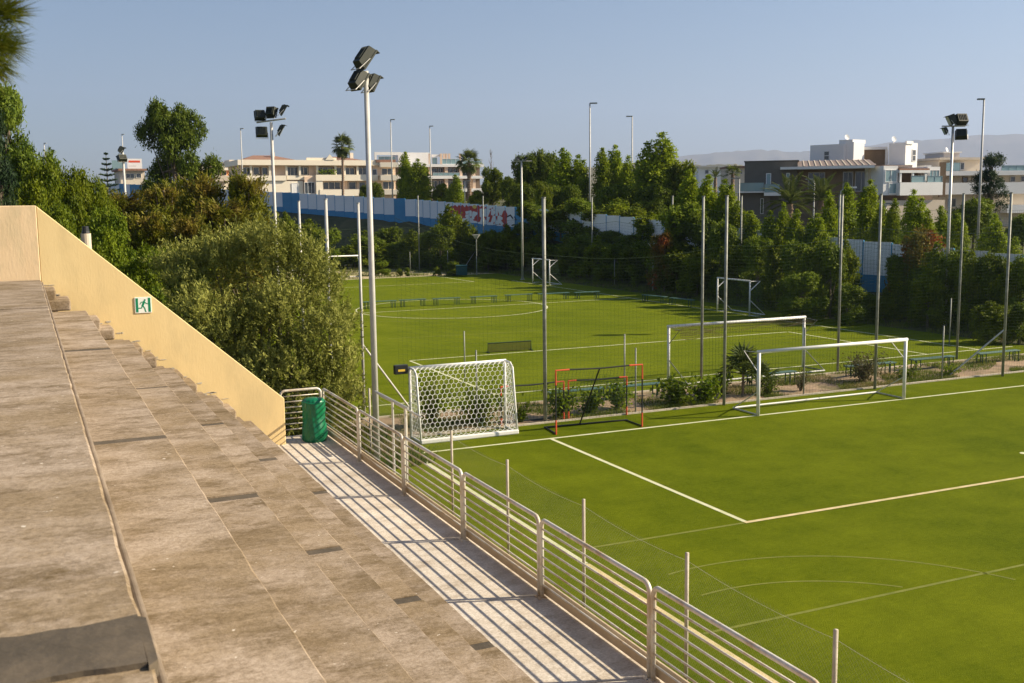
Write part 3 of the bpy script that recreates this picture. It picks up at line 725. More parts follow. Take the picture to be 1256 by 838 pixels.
# white portable goal with hexagonal net, its back turned to the terrace
pg = thing('portable_goal', 'white portable goal covered by a thick hexagonal net, by the corner of the near pitch', 'goal', (11.1, 0, 0), 0, 'goals')
xl, xr, yf, yb, zt = -1.45, 1.47, 28.05, 27.22, 2.02
FRW = MT['white']
for nm, x in (('goal_post', xl), ('goal_post', xr)): MB().tube([(x, yf, .04), (x, yf, zt)], .04, 10).build(nm, FRW, pg, smooth=True)
MB().tube([(xl - .04, yf, zt), (xr + .04, yf, zt)], .04, 10).build('crossbar', FRW, pg, smooth=True)
for x in (xl, xr):
    MB().tube([(x, yf, zt), (x, yf - .38, zt - .01), (x, yf - .54, zt - .13), (x, yf - .68, 1.0), (x, yb, .05)], .03, 8).build('side_hoop', FRW, pg, smooth=True)
    MB().tube([(x, yf, .05), (x, yb, .05)], .04, 8).build('side_ground_bar', FRW, pg)
bevel(MB().box(xl - .03, xr + .03, yb - .06, yb + .06, .0, .13).build('rear_ground_bar', FRW, pg), .03, 2)
def hexnet(mp, w_, h_, s, rad):
    mb = MB(); dx = s * math.sqrt(3); nr = int(h_ / (1.5 * s)) + 2; nc = int(w_ / dx) + 2
    for r_ in range(nr):
        for c_ in range(nc):
            cx = c_ * dx + (dx / 2 if r_ % 2 else 0); cy = r_ * 1.5 * s
            pts = [(cx + s * math.sin(R(60 * k2)), cy + s * math.cos(R(60 * k2))) for k2 in range(6)]
            for k2 in (0, 1, 2):
                (ax, ay), (bx, by) = pts[k2], pts[k2 + 1]
                if min(ax, bx) >= -.02 and max(ax, bx) <= w_ + .02 and min(ay, by) >= -.02 and max(ay, by) <= h_ + .02: mb.tube([mp(ax, ay), mp(bx, by)], rad, 4, cap=False)
    return mb
def backmap(u, v):      # v along the profile from ground up to the crossbar
    prof_ = [(yb, .1), (yf - .68, 1.0), (yf - .54, zt - .13), (yf - .38, zt - .01), (yf, zt)]
    ls = [math.dist(prof_[i], prof_[i + 1]) for i in range(4)]; q = v
    for i in range(4):
        if q <= ls[i] or i == 3: f = min(1, q / ls[i]); break
        q -= ls[i]
    bulge = .10 * math.sin(math.pi * u / 2.92) * math.sin(math.pi * min(1, v / 2.4))
    return (xl + u, prof_[i][0] + f * (prof_[i + 1][0] - prof_[i][0]) + bulge, prof_[i][1] + f * (prof_[i + 1][1] - prof_[i][1]))
hexnet(backmap, 2.92, 2.5, .086, .0066).build('hexagonal_net', MT['netwhite'], pg)
for x in (xl, xr):
    mb = hexnet(lambda u, v, x=x: (x, yf - .01 - (.83 - u) * (1 - .17 * v), .08 + v), .83, 1.9, .086, .006); mb.build('side_net', MT['netwhite'], pg)
eb = MB().box(-.2, .2, -.07, .07, -.13, .13).build('equipment_box', MT['black'], pg, (xl - .27, yf - .02, zt - .02)); bevel(eb, .02)
MB().box(-.10, .10, -.074, -.069, -.05, .01).build('yellow_label', MT['yellowtag'], eb)
MB().tube([(.2, 0, 0), (.3, .03, .02)], .02, 6).build('clamp', MT['galv'], eb)

# rebound frames
def frame_goal(label, x0, y0, x1, y1, h, dep, cor, diag=True):
    a, b = Vector((x0, y0, 0)), Vector((x1, y1, 0)); d = (b - a); Lg = d.length; d.normalize(); n = Vector((-d.y, d.x, 0))
    t = thing('training_goal', label, 'training goal', (x0, y0, 0), 0, 'pop-up training goals')
    P = lambda s, q, z: tuple(d * s + n * q + Vector((0, 0, z)))
    r_ = .022
    for s, e in ((0, 1), (Lg, -1)):
        MB().tube([P(s, 0, .0), P(s, 0, cor * 1.0)], r_ * 1.15, 8).build('red_foot', MT['red'], t)
        MB().tube([P(s, 0, cor), P(s, 0, h - cor)], r_, 8).build('black_upright', MT['black'], t)
        MB().tube([P(s, 0, h - cor), P(s, 0, h), P(s + e * cor, 0, h)], r_ * 1.15, 8).build('red_corner', MT['red'], t)
        MB().tube([P(s, .02, .025), P(s + e * .05, dep, .025)], r_, 8).build('ground_leg', MT['black'], t)
    MB().tube([P(cor, 0, h), P(Lg / 2, 0, h - .025), P(Lg - cor, 0, h)], r_, 8).build('top_bar', MT['black'], t)
    MB().tube([P(.0, dep, .03), P(Lg, dep, .03)], r_, 8).build('rear_bar', MT['black'], t)
    if diag: MB().tube([P(Lg * .5, .0, h - .03), P(Lg * .42, dep, .03)], r_, 8).build('centre_brace', MT['black'], t)
    mb = MB()
    for i in range(int(Lg / .11) + 1): mb.tube([P(i * .11, .02, h - .02), P(i * .11, dep, .04)], .0028, 3, cap=False)
    for j in range(int(h / .11)):
        u = j / int(h / .11); mb.tube([P(0, dep * u, h * (1 - u)), P(Lg, dep * u, h * (1 - u))], .0028, 3, cap=False)
    mb.build('net', MT['netdark'], t)
frame_goal('larger black training goal frame with red corners on the goal line', 13.5, 26.6, 16.22, 26.38, 1.85, .95, .42)
frame_goal('low black training goal with red corners standing behind the larger one', 14.78, 28.28, 16.72, 28.1, 1.2, .35, .26, False)
frame_goal('low black training goal with red corners, half hidden by the white net goal', 12.55, 28.3, 14.62, 28.28, 1.2, .35, .26, False)
# low training net
ln = thing('low_net', 'small low brown training net on a dark frame on the far pitch line', 'training net', (18.4, 42.85, 0), R(-4))
MB().tube([(0, 0, .02), (0, 0, .42), (2.05, 0, .42), (2.05, 0, .02)], .022, 6).build('frame', MT['greenleg'], ln)
for x in (0, 2.05): MB().tube([(x, -.22, .02), (x, .22, .02)], .02, 6).build('foot', MT['greenleg'], ln)
mb = MB()
for i in range(41): mb.tube([(.05 * i + .02, 0, .03), (.05 * i + .02, 0, .41)], .010, 3, cap=False)
for j in range(8): mb.tube([(0, 0, .04 + .05 * j), (2.05, 0, .04 + .05 * j)], .010, 3, cap=False)
mb.build('net', MT['brownnet'], ln)

# ------------------------------------------------------------------ benches
def make_bench(label, loc, rz, L_=2.2, grp='green benches'):
    t = thing('bench', label, 'bench', loc, rz, grp)
    for y in (-.11, .045): bevel(MB().box(0, L_, y, y + .14, .42, .46).build('seat_plank', MT['green'], t), .006)
    for x in (.12, L_ - .12, .32, L_ - .32):
        if L_ < 1.5 and x in (.32, L_ - .32): continue
        MB().tube([(x, -.12, 0), (x, -.12, .41), (x, .15, .41), (x, .15, 0)], .022, 6).build('leg_frame', MT['greenleg'], t)
    return t
for i, (x0, x1, y) in enumerate([(19.3, 21.5, 64.8), (21.7, 23.5, 64.8), (23.9, 25.8, 64.6), (26.5, 28.4, 64.5), (29.0, 31.0, 64.5), (31.3, 33.6, 64.2), (33.9, 35.8, 63.9)]):
    make_bench(['first bench of the row on the far pitch, cut by the near floodlight pole', 'second bench from left in the far pitch row', 'third bench from left in the far pitch row', 'fourth bench from left in the far pitch row', 'fifth bench from left in the far pitch row, left of the thick net pole', 'bench of the far pitch row right behind the thick net pole', 'last bench at the right end of the far pitch row'][i], (x0, y, 0), R(-1.5), x1 - x0, 'benches across the far pitch')
make_bench('bench at the shaded right side of the far pitch, left of the small goal', (36.9, 60, 0), R(-80), 2.2, 'benches across the far pitch')
make_bench('bench in the shade under the hedge nearest to the small right goal', (37.2, 57.2, 0), R(-82), 2.2, 'benches across the far pitch')
for l, x0, x1, y in (('long green bench behind the red-cornered training frames', 15.1, 17.3, 30.5), ('green bench whose end shows right of the red-cornered frames', 17.4, 19.5, 30.4), ('green bench half hidden behind the palm', 22.9, 25.0, 30.25), ('green bench seen through the right half of the near goal', 27.3, 29.6, 30.15),
                   ('green bench just right of the near goal post', 30.6, 32.7, 30.25), ('green bench by the braced pole at the right edge', 34.0, 36.2, 30.2)):
    make_bench(l, (x0, y, 0), R(-1), x1 - x0, 'benches on the strip between the pitches')

# ------------------------------------------------------------------ panel fence
pf = thing('panel_fence', 'long fence of white panels over a blue base, running along the road behind the trees', 'fence', (0, 0, 0))
NP = 0; GRAF = []
def panel_meshes():
    w_ = 2.1
    a = MB().box(.03, w_ - .03, -.02, .02, 1.1, 3.1).mesh('panel', MT['panel']); b = MB().box(.0, w_, -.025, .025, -.9, 1.095).mesh('blue', MT['blue'])
    c = MB().box(.0, w_, -.028, .028, 1.1, 3.14).mesh('blue_full', MT['blue']); d = MB().box(-.03, .03, -.05, .05, -.9, 3.18).mesh('post', MT['blue'])
    return a, b, c, d
PA, PB, PC, PD = panel_meshes()
s_acc = 0
for i in range(len(FENCE) - 1):
    (ax, ay), (bx, by) = FENCE[i], FENCE[i + 1]; Lg = math.hypot(bx - ax, by - ay); n = max(1, round(Lg / 2.1)); st = Lg / n; ang = math.atan2(by - ay, bx - ax)
    for j in range(n):
        t = (j + .0) / n; tm = (j + .5) / n; x, y = ax + t * (bx - ax), ay + t * (by - ay); z = FZ[i] + tm * (FZ[i + 1] - FZ[i])
        sl = (FZ[i + 1] - FZ[i]) / n
        qc = Vector((ax + tm * (bx - ax), ay + tm * (by - ay), z + 2)) - EYE; pxc = 628 + FPX * qc.dot(CR) / qc.dot(CF)
        full = any(a_ < pxc < b_ for a_, b_ in ((144, 152), (162, 170), (349, 366), (480, 499), (634, 656), (1076, 1096)))
        for nm, me in ((('blue_panel', PC),) if full else (('white_panel', PA),)) + (('base_panel', PB), ('fence_post', PD)):
            o = link(nm, me, pf, (x, y, z)); o.rotation_euler = (0, 0, ang); o.scale = (st / 2.1, 1, 1)
        NP += 1
# graffiti: flat paint on the panels, a hair proud of them
def fence_point(px, d_hint=None):
    dr = ray(px, 250); best = None
    for i in range(len(FENCE) - 1):
        (ax, ay), (bx, by) = FENCE[i], FENCE[i + 1]; ex, ey = bx - ax, by - ay
        den = dr.x * ey - dr.y * ex
        if abs(den) < 1e-9: continue
        t = (ax * ey - ay * ex) / den; u = (ax * dr.y - ay * dr.x) / den
        if 0 <= u <= 1 and t > 0: return Vector((dr.x * t, dr.y * t, FZ[i] + u * (FZ[i + 1] - FZ[i]))), Vector((ex, ey, 0)).normalized(), t
GR = [MB(), MB(), MB(), MB()]
def paint(layer, poly, off):      # poly in photograph-measured positions, put on the panel face
    p, e, t = fence_point(sum(q[0] for q in poly) / len(poly)); nn = Vector((e.y, -e.x, 0)); nn = nn if nn.dot(EYE - p) > 0 else -nn
    pl = p + nn * (.03 + off); vs = []
    for (x, y) in poly:
        r_ = ray(x, y); tt = (pl - EYE).dot(nn) / r_.dot(nn); vs.append(EYE + r_ * tt)
    GR[layer].add(vs, [tuple(range(len(vs)))])
r2 = random.Random(5)
def blob(layer, cx, cy, w_, h_, off, n=9):
    paint(layer, [(cx + w_ / 2 * math.cos(a) * r2.uniform(.7, 1.1), cy + h_ / 2 * math.sin(a) * r2.uniform(.7, 1.1)) for a in np.linspace(0, 6.283, n + 1)[:-1]], off)
for i in range(15): cx = 554 + i * 4.6; blob(0, cx, 257.5 + i * .75, 9, 11 + min(11, i * 1.7), .002 + .0004 * (i % 3), 11)
blob(2, 582, 254, 6, 5, .004)
def letter(pts, wd, layer, off):
    GR[layer] = MB()
    for (a, b) in zip(pts[:-1], pts[1:]):
        a, b = Vector(a), Vector(b); d = (b - a).normalized(); n = Vector((-d.y, d.x)) * wd / 2; a -= d * wd * .3; b += d * wd * .3
        paint(layer, [tuple(p) for p in (a - n, b - n, b + n, a + n)], off + rng.random() * .003)
    GR[layer].build('graffiti_letter', MT['gwhite' if layer == 1 else 'gblack'], pf)
for lt in ([(572, 261), (577, 260), (577, 264), (572, 265), (578, 270)], [(580, 268), (581, 261), (584, 262), (581, 265)], [(590, 257), (590, 265), (595, 264), (595, 257)], [(598, 257), (597, 265), (600, 258)], [(590, 274), (592, 267), (596, 274)], [(597, 274), (599, 267)],
           [(604, 257), (604, 263), (609, 258), (609, 264)], [(612, 257), (614, 263), (616, 258)], [(603, 275), (606, 266), (609, 275)], [(611, 274), (612, 266), (615, 268), (612, 270), (616, 275)]): letter(lt, 3.4, 1, .008)
for lt in ([(622, 266), (626, 264), (629, 268)], [(631, 266), (633, 270)], [(700, 278), (703, 268), (707, 278)], [(704, 284), (706, 270), (710, 284)]): letter(lt, 1.6, 3, .003)
for lt in ([(1053, 316), (1058, 324), (1060, 331)], [(1058, 324), (1063, 320), (1070, 319), (1068, 330)], [(1066, 324), (1070, 320)]): letter(lt, 1.8, 1, .006)
for i, nm, mm in ((0, 'graffiti_ground', 'gred'), (2, 'graffiti_highlight', 'gyel')): stuff(GR[i].build(nm, MT[mm], pf))
tb = at(566, 322, 96)
tbx = thing('skip_bin', 'teal container by the wire fence at the back of the far pitch', 'container', (tb.x, tb.y, hz(tb.x, tb.y)), R(-20))
bevel(MB().prism([(-.5, -.35), (.5, -.35), (.5, .35), (-.5, .35)], .1, .9).build('tub', MT['teal'], tbx), .04); bevel(MB().box(-.53, .53, -.38, .38, .91, 1.0).build('lid', MT['teal'], tbx), .02)
# ------------------------------------------------------------------ trees and plants
def unit(a): return a / np.maximum(np.linalg.norm(a, axis=-1, keepdims=True), 1e-9)
def leaf_arrays(C, D, L_, W_, rg, fold=.15, face=None):
    n = len(C); D = unit(D); rnd = rg.normal(size=(n, 3)) * (1 if face is None else .38)
    if face is not None: rnd = rnd + face
    Sd = unit(np.cross(D, rnd)); Nn = np.cross(D, Sd)
    L_ = L_ * rg.uniform(.7, 1.3, (n, 1)); W_ = W_ * rg.uniform(.7, 1.3, (n, 1))
    a = C - D * L_ * .5; b = C + Sd * W_ * .5 + Nn * W_ * fold; c = C + D * L_ * .5; d = C - Sd * W_ * .5 + Nn * W_ * fold
    return np.stack([a, b, c, d], 1).reshape(-1, 3)
def leaf_mesh(name, Vs, m):
    V = np.concatenate(Vs); return np_mesh(name, V, np.arange(len(V)).reshape(-1, 4), m)
def rdir(rg, n, up=0.):
    d = rg.normal(size=(n, 3)); d = unit(d); d[:, 2] += up; return unit(d)
def lobes_crown(name, rg, lobes, m, cl, per, L_, W_, spread=.16, droop=0., up=.25):
    Vs = []
    for (c, r) in lobes:
        r = np.array(r) if hasattr(r, '__len__') else np.array([r] * 3)
        n = int(cl * (float(np.prod(r)) ** (2 / 3)) + 4)
        d = rdir(rg, n, up); rad = rg.uniform(.62, 1.06, (n, 1)) ** .7
        cc = np.array(c) + d * r * rad
        P = np.repeat(cc, per, 0) + rg.normal(size=(n * per, 3)) * spread * float(r.mean()) ** .5
        Dr = np.repeat(d, per, 0) * .35 + rg.normal(size=(n * per, 3)) * .8; Dr[:, 2] -= droop
        fc = np.repeat(d, per, 0); fc[:, 2] += .25
        Vs.append(leaf_arrays(P, Dr, L_, W_, rg, face=unit(fc)))
    return leaf_mesh(name, Vs, m)
def trunk_mesh(name, H, r, tips, rr, m='bark', lean=.1):
    mb = MB(); b = [(0, 0, -.15)]; k = 5
    for i in range(1, k + 1): b.append((rr.uniform(-lean, lean) * i * .25, rr.uniform(-lean, lean) * i * .25, H * i / k))
    mb.tube(b, r, 8, r * .45)
    for t in tips:
        j = rr.randint(1, k - 1); p = Vector(b[j]); q = Vector(t); mid = p.lerp(q, .5) + Vector((0, 0, .08 * (q - p).length))
        mb.tube([p, mid, q], r * .38, 5, r * .10)
    return mb.mesh(name, MT[m], True)
PROTO = {}
def proto(kind, i, H0, W0, crown, trunk): PROTO.setdefault(kind, []).append((H0, W0, crown, trunk))
for i in range(2):      # round broad-leaved tree
    rg = np.random.default_rng(20 + i); rr = random.Random(i); H, W = 8., 6.2; lb = []
    for q in range(20):
        d = rg.normal(size=3); d /= np.linalg.norm(d); f = rg.uniform(.35, 1); z = .60 * H + d[2] * .32 * H * f
        lb.append(((d[0] * W * .36 * f, d[1] * W * .36 * f, max(1.6, z)), rg.uniform(.75, 1.25)))
    proto('broad', i, H, W, lobes_crown('crown', rg, lb, LF['broad'], 46, 15, .34, .17), trunk_mesh('trunk', 5.5, .2, [l[0] for l in lb[::2]], rr))
for i in range(2):      # finer leaved trees standing closer
    rg = np.random.default_rng(30 + i); rr = random.Random(i); H, W = 8., 6.2; lb = []
    for q in range(30):
        d = rg.normal(size=3); d /= np.linalg.norm(d); f = rg.uniform(.35, 1)
        lb.append(((d[0] * W * .40 * f, d[1] * W * .40 * f, max(.9, .56 * H + d[2] * .38 * H * f)), rg.uniform(.6, 1.1)))
    for nm_ in ('leafnear', 'darknear'):
        proto(nm_, i, H, W, lobes_crown('crown', rg, lb, LF['broad' if nm_ == 'leafnear' else 'dark'], 120, 16, .19, .10), trunk_mesh('trunk', 5.5, .2, [l[0] for l in lb[::2]], rr))
for i in range(2):      # bushy to the ground
    rg = np.random.default_rng(40 + i); rr = random.Random(i); H, W = 5., 4.2; lb = []
    for q in range(20):
        u = rg.uniform(.08, .92); a = rg.uniform(0, 6.28); rad = W * .36 * (1 - .62 * u) * rg.uniform(.4, 1.15)
        lb.append(((rad * math.cos(a), rad * math.sin(a), H * u), rg.uniform(.5, .85)))
    lb.append(((0, 0, H * .95), .35))
    proto('bush', i, H, W, lobes_crown('crown', rg, lb, LF['dark' if i else 'broad'], 62, 13, .26, .13, up=.35), trunk_mesh('trunk', 3.5, .12, [l[0] for l in lb[::3]], rr))
for i in range(2):      # dark dense
    rg = np.random.default_rng(60 + i); rr = random.Random(i); H, W = 8., 7.; lb = []
    for q in range(18):
        d = rg.normal(size=3); d /= np.linalg.norm(d); f = rg.uniform(.4, 1)
        lb.append(((d[0] * W * .35 * f, d[1] * W * .35 * f, max(1.4, .58 * H + d[2] * .33 * H * f)), rg.uniform(.9, 1.35)))
    proto('dark', i, H, W, lobes_crown('crown', rg, lb, LF['dark'], 44, 15, .32, .16), trunk_mesh('trunk', 5, .2, [l[0] for l in lb[::2]], rr))
for i in range(3):      # columns with pointed spires
    rg = np.random.default_rng(80 + i); rr = random.Random(i); H, W = 8., 3.; lb = []
    for s in range(4 + i % 2):
        ox, oy = rg.uniform(-.26, .26, 2) * W if s else (0, 0); top = H * (rg.uniform(.72, .92) if s else .99)
        for u in np.linspace(.06, .97, 11): r = W * .27 * (1 - u ** 4.5) * (.75 + .25 * min(1, u * 4)) + .10; lb.append(((ox + rg.uniform(-.12, .12), oy + rg.uniform(-.12, .12), top * u), (r, r, r * 1.25)))
    proto('column', i, H, W, lobes_crown('crown', rg, lb, LF['column'], 46, 12, .23, .125, .2, up=.5), trunk_mesh('trunk', 6.5, .12, [l[0] for l in lb[::8]], rr))
for i in range(2):      # open eucalyptus
    rg = np.random.default_rng(100 + i); rr = random.Random(i + 3); H, W = 13., 9.; lb = []
    for q in range(26):
        u = rg.uniform(.30, .97); a = rg.uniform(0, 6.28); wd = W * .46 * math.sin(math.pi * min(1, max(.12, 1.08 - u))) ** .6; rad = wd * rg.uniform(.25, 1)
        lb.append(((rad * math.cos(a), rad * math.sin(a), H * u), (rg.uniform(.75, 1.25),) * 2 + (rg.uniform(.6, 1.0),)))
    proto('euc', i, H, W, lobes_crown('crown', rg, lb, LF['euc'], 80, 15, .34, .11, .20, .5), trunk_mesh('trunk', 11, .28, [l[0] for l in lb], rr, lean=.5))
for i in range(2):      # feathery brownish conifer-like
    rg = np.random.default_rng(120 + i); rr = random.Random(i); H, W = 7., 5.6; Vs = []
    tips = []
    for b in range(240):
        u = rg.uniform(.06, .98); a = rg.uniform(0, 6.28); ln_ = W * .5 * (1 - u * .62) * (.55 + .45 * min(1, u * 3)) * rg.uniform(.7, 1.1) + .25; d = np.array([math.cos(a), math.sin(a), rg.uniform(.1, .75)]); d /= np.linalg.norm(d)
        t = rg.uniform(.25, 1.05, (80, 1)); c = np.array([0, 0, H * u * .92]) + d * ln_ * t; c[:, 2] -= .35 * ln_ * t[:, 0] ** 2 * .5
        c += rg.normal(size=c.shape) * .13; Dd = np.repeat(d[None], 80, 0) + rg.normal(size=c.shape) * .45; Dd[:, 2] += .15
        fc = np.repeat(d[None], 80, 0) * .7; fc[:, 2] += .6
        Vs.append(leaf_arrays(c, Dd, .26, .085, rg, face=unit(fc))); tips.append(tuple(np.array([0, 0, H * u * .92]) + d * ln_ * .7))
    proto('feather', i, H, W, leaf_mesh('crown', Vs, LF['feather']), trunk_mesh('trunk', 6.4, .16, tips[::5], rr))
for i in range(2):      # irregular dark pine
    rg = np.random.default_rng(140 + i); rr = random.Random(i); H, W = 9., 6.; lb = []
    for q in range(24):
        u = rg.uniform(.18, .97); a = rg.uniform(0, 6.28); rad = W * .5 * (1 - u * .72) * rg.uniform(.2, 1.05); lb.append(((rad * math.cos(a), rad * math.sin(a), H * u), (rg.uniform(.6, 1.0),) * 2 + (.5,)))
    proto('pine', i, H, W, lobes_crown('crown', rg, lb, LF['conifer'], 60, 14, .26, .07, .16, up=.4), trunk_mesh('trunk', 8.2, .2, [l[0] for l in lb], rr))
rg = np.random.default_rng(160); rr = random.Random(2); lb = []   # red-leaved
for q in range(20):
    u = rg.uniform(.08, .92); a = rg.uniform(0, 6.28); rad = 1.6 * (1 - .6 * u) * rg.uniform(.4, 1.1); lb.append(((rad * math.cos(a), rad * math.sin(a), 5 * u), rg.uniform(.5, .8)))
proto('red', 0, 5., 4.2, lobes_crown('crown', rg, lb, LF['red'], 60, 13, .22, .12, up=.35), trunk_mesh('trunk', 3.5, .12, [l[0] for l in lb[::3]], rr))

NTREE = 0
def tree(name, label, kind, px, ytop, d, wpx, cat='tree', group=None, base=None):
    global NTREE; NTREE += 1
    top = at(px, ytop, d); zb = hz(top.x, top.y) - .08 if base is None else base
    H0, W0, cr, tk = PROTO[kind][NTREE % len(PROTO[kind])]
    h = max(.8, top.z - zb); wd = wpx * d / FPX
    t = thing(name, label, cat, (top.x, top.y, zb), rng.uniform(0, 6.28), group); s = (wd / W0, wd / W0, h / H0); t.scale = s
    link('trunk', tk, t); link('crown', cr, t); return t
GL, GB, GH = 'trees behind the yellow wall', 'trees along the road beyond the fence', 'hedge trees around the far pitch'
TREES = [
 ('eucalyptus_tree', 'tall open tree cut by the left photo edge, highest crown there', 'euc', 6, 108, 46, 128, GL), ('conifer_tree', 'dark layered conifer hugging the left photo edge', 'pine', -8, 142, 40, 78, GL),
 ('leafy_tree', 'rounded green tree above the flat top of the yellow wall', 'leafnear', 40, 192, 42, 92, GL), ('leafy_tree', 'bushy green tree right of the rounded one, its top below the far lamp tip', 'leafnear', 86, 184, 46, 88, GL),
 ('leafy_tree', 'lower green tree sloping down to the blue fence end', 'leafnear', 112, 212, 48, 74, GL), ('leafy_tree', 'low dark foliage tree touching the upper corner of the yellow wall', 'darknear', 62, 232, 33, 110, GL),
 ('leafy_tree', 'dark green tree directly behind the vent pipe', 'darknear', 122, 250, 36, 96, GL), ('leafy_tree', 'dark green tree behind the exit sign part of the wall', 'darknear', 180, 286, 34, 105, GL), ('leafy_tree', 'shaded bush between the exit sign and the olive bush', 'darknear', 222, 300, 36, 90, GL),
 ('eucalyptus_tree', 'tall dense eucalyptus standing alone against the sky at the left', 'euc', 214, 137, 80, 100, GL),
 ('feathery_tree', 'feathery brown-green tree below the small distant floodlights', 'feather', 150, 226, 50, 118, GL), ('feathery_tree', 'feathery tree at the foot of the tall eucalyptus', 'feather', 200, 216, 52, 112, GL),
 ('feathery_tree', 'feathery tree in front of the orange-walled house', 'feather', 244, 206, 50, 112, GL), ('feathery_tree', 'feathery olive-brown tree just left of the five-lamp mast', 'feather', 303, 203, 50, 96, GL),
 ('feathery_tree', 'low feathery tree filling the gap above the olive bush', 'feather', 270, 236, 44, 140, GL), ('feathery_tree', 'low reddish feathery tree right of the vent pipe', 'feather', 180, 250, 42, 120, GL), ('feathery_tree', 'low feathery tree behind the left shoulder of the olive bush', 'feather', 228, 256, 41, 120, GL),
 ('cypress_tree', 'left and taller one of the twin cypress-like trees by the white modern block', 'column', 496, 186, 150, 30, GB), ('cypress_tree', 'right one of the twin cypress-like trees by the white modern block', 'column', 512, 195, 149, 30, GB),
 ('leafy_tree', 'small olive tree between the cypresses and the bushy palm', 'broad', 541, 226, 150, 28, GB), ('leafy_tree', 'upright light green tree left under the bushy palm', 'column', 559, 214, 146, 26, GB),
 ('leafy_tree', 'grey-green low tree in front of the white modern block', 'broad', 586, 234, 140, 30, GB), ('leafy_tree', 'mid green tree right of the bushy palm with bare twigs above', 'broad', 604, 204, 140, 36, GB), ('leafy_tree', 'mid green tree left of the darkest clump', 'dark', 624, 216, 134, 34, GB),
 ('dark_tree', 'dark dense tree at the left of the central clump', 'dark', 645, 188, 128, 46, GB), ('dark_tree', 'dark broad tree forming the top of the central clump', 'dark', 668, 183, 128, 50, GB), ('leafy_tree', 'bright green tall tree at the right of the central clump', 'column', 692, 181, 118, 44, GB),
 ('leafy_tree', 'green tree touching the tallest street lamp on its left', 'column', 710, 190, 118, 34, GB), ('leafy_tree', 'small yellow-green tree over the blue panels', 'broad', 666, 222, 112, 28, GB),
 ('leafy_tree', 'green tree just right of the tallest street lamp', 'column', 738, 181, 116, 36, GB), ('leafy_tree', 'pointed green tree left of the thin lamp', 'column', 754, 178, 118, 32, GB), ('leafy_tree', 'green tree behind the thin lamp', 'column', 770, 191, 116, 34, GB), ('leafy_tree', 'green tree right of the thin lamp, lower than its neighbour', 'column', 783, 196, 116, 28, GB),
 ('broad_tree', 'tallest tree of the row beyond the fence, right of the thin lamp', 'column', 812, 163, 108, 62, GB), ('broad_tree', 'dense lower shoulder tree of the tallest one', 'broad', 834, 196, 104, 54, GB), ('leafy_tree', 'dark low tree behind the blue and white fence, under the tallest one', 'dark', 800, 226, 104, 60, GB),
 ('leafy_tree', 'dark round tree under the central clump, behind the blue panels', 'dark', 690, 226, 114, 50, GB), ('leafy_tree', 'dark tree closing the gap at the foot of the two white lamps', 'dark', 752, 226, 108, 56, GB), ('leafy_tree', 'dark tree at the left foot of the central clump', 'dark', 640, 224, 124, 44, GB),
 ('leafy_tree', 'small dark tree before the peach wing with stacked balconies', 'dark', 462, 223, 160, 20, GB), ('leafy_tree', 'small shrub-like tree below the peach building, right of the palm stem', 'broad', 447, 226, 165, 16, GB),
 ('dark_pine', 'dark irregular pine by the tall lamp at far right', 'pine', 1216, 192, 92, 66, GB), ('leafy_tree', 'dark tree at the foot of the dark pine', 'dark', 1196, 242, 90, 66, GB), ('leafy_tree', 'dark shrubby tree at the right photo edge', 'dark', 1256, 262, 84, 50, GB),
 ('red_tree', 'red-brown leaved bush in front of the right end of the fence', 'red', 1126, 285, 58, 76, GH), ('red_tree', 'brownish red bush in the hedge, right of the hedge lamp', 'red', 815, 288, 76, 46, GH),
 ('yellow_bush', 'yellow-green lit bush spilling out of the right hedge', 'bush', 985, 338, 58, 62, GH), ('low_bush', 'low rounded bush behind the right-hand bench', 'bush', 1214, 371, 48, 66, GH), ('low_bush', 'low rounded bush at the right edge behind the braced pole', 'bush', 1252, 374, 48, 50, GH)]
for (n_, l_, k_, px, yt, d, wp, g) in TREES: tree(n_, l_, k_, px, yt, d, wp, 'tree' if 'bush' not in n_ else 'bush', g)
HED = [(846, 208, 82, 46), (868, 214, 80, 44), (890, 220, 78, 40), (904, 246, 76, 36), (921, 258, 74, 36), (945, 259, 70, 34), (961, 249, 70, 30), (977, 256, 69, 34), (1002, 262, 68, 40), (1017, 234, 70, 34), (1040, 224, 72, 40), (1068, 221, 74, 38), (1082, 246, 72, 30), (1098, 243, 70, 30), (1121, 233, 68, 36), (1138, 258, 64, 34), (1155, 252, 66, 34), (1176, 262, 62, 36), (1222, 262, 60, 40), (1246, 290, 58, 34)]
for i, (px, yt, d, wp) in enumerate(HED):
    tree('hedge_tree', ['first', 'second', 'third', 'fourth', 'fifth', 'sixth', 'seventh', 'eighth', 'ninth', 'tenth', 'eleventh', 'twelfth', 'thirteenth', 'fourteenth', 'fifteenth', 'sixteenth', 'seventeenth', 'eighteenth', 'nineteenth', 'twentieth'][i] + ' upright hedge tree right of the tallest tree, counted from the left', 'column', px, yt, d, wp, 'hedge tree', GH)
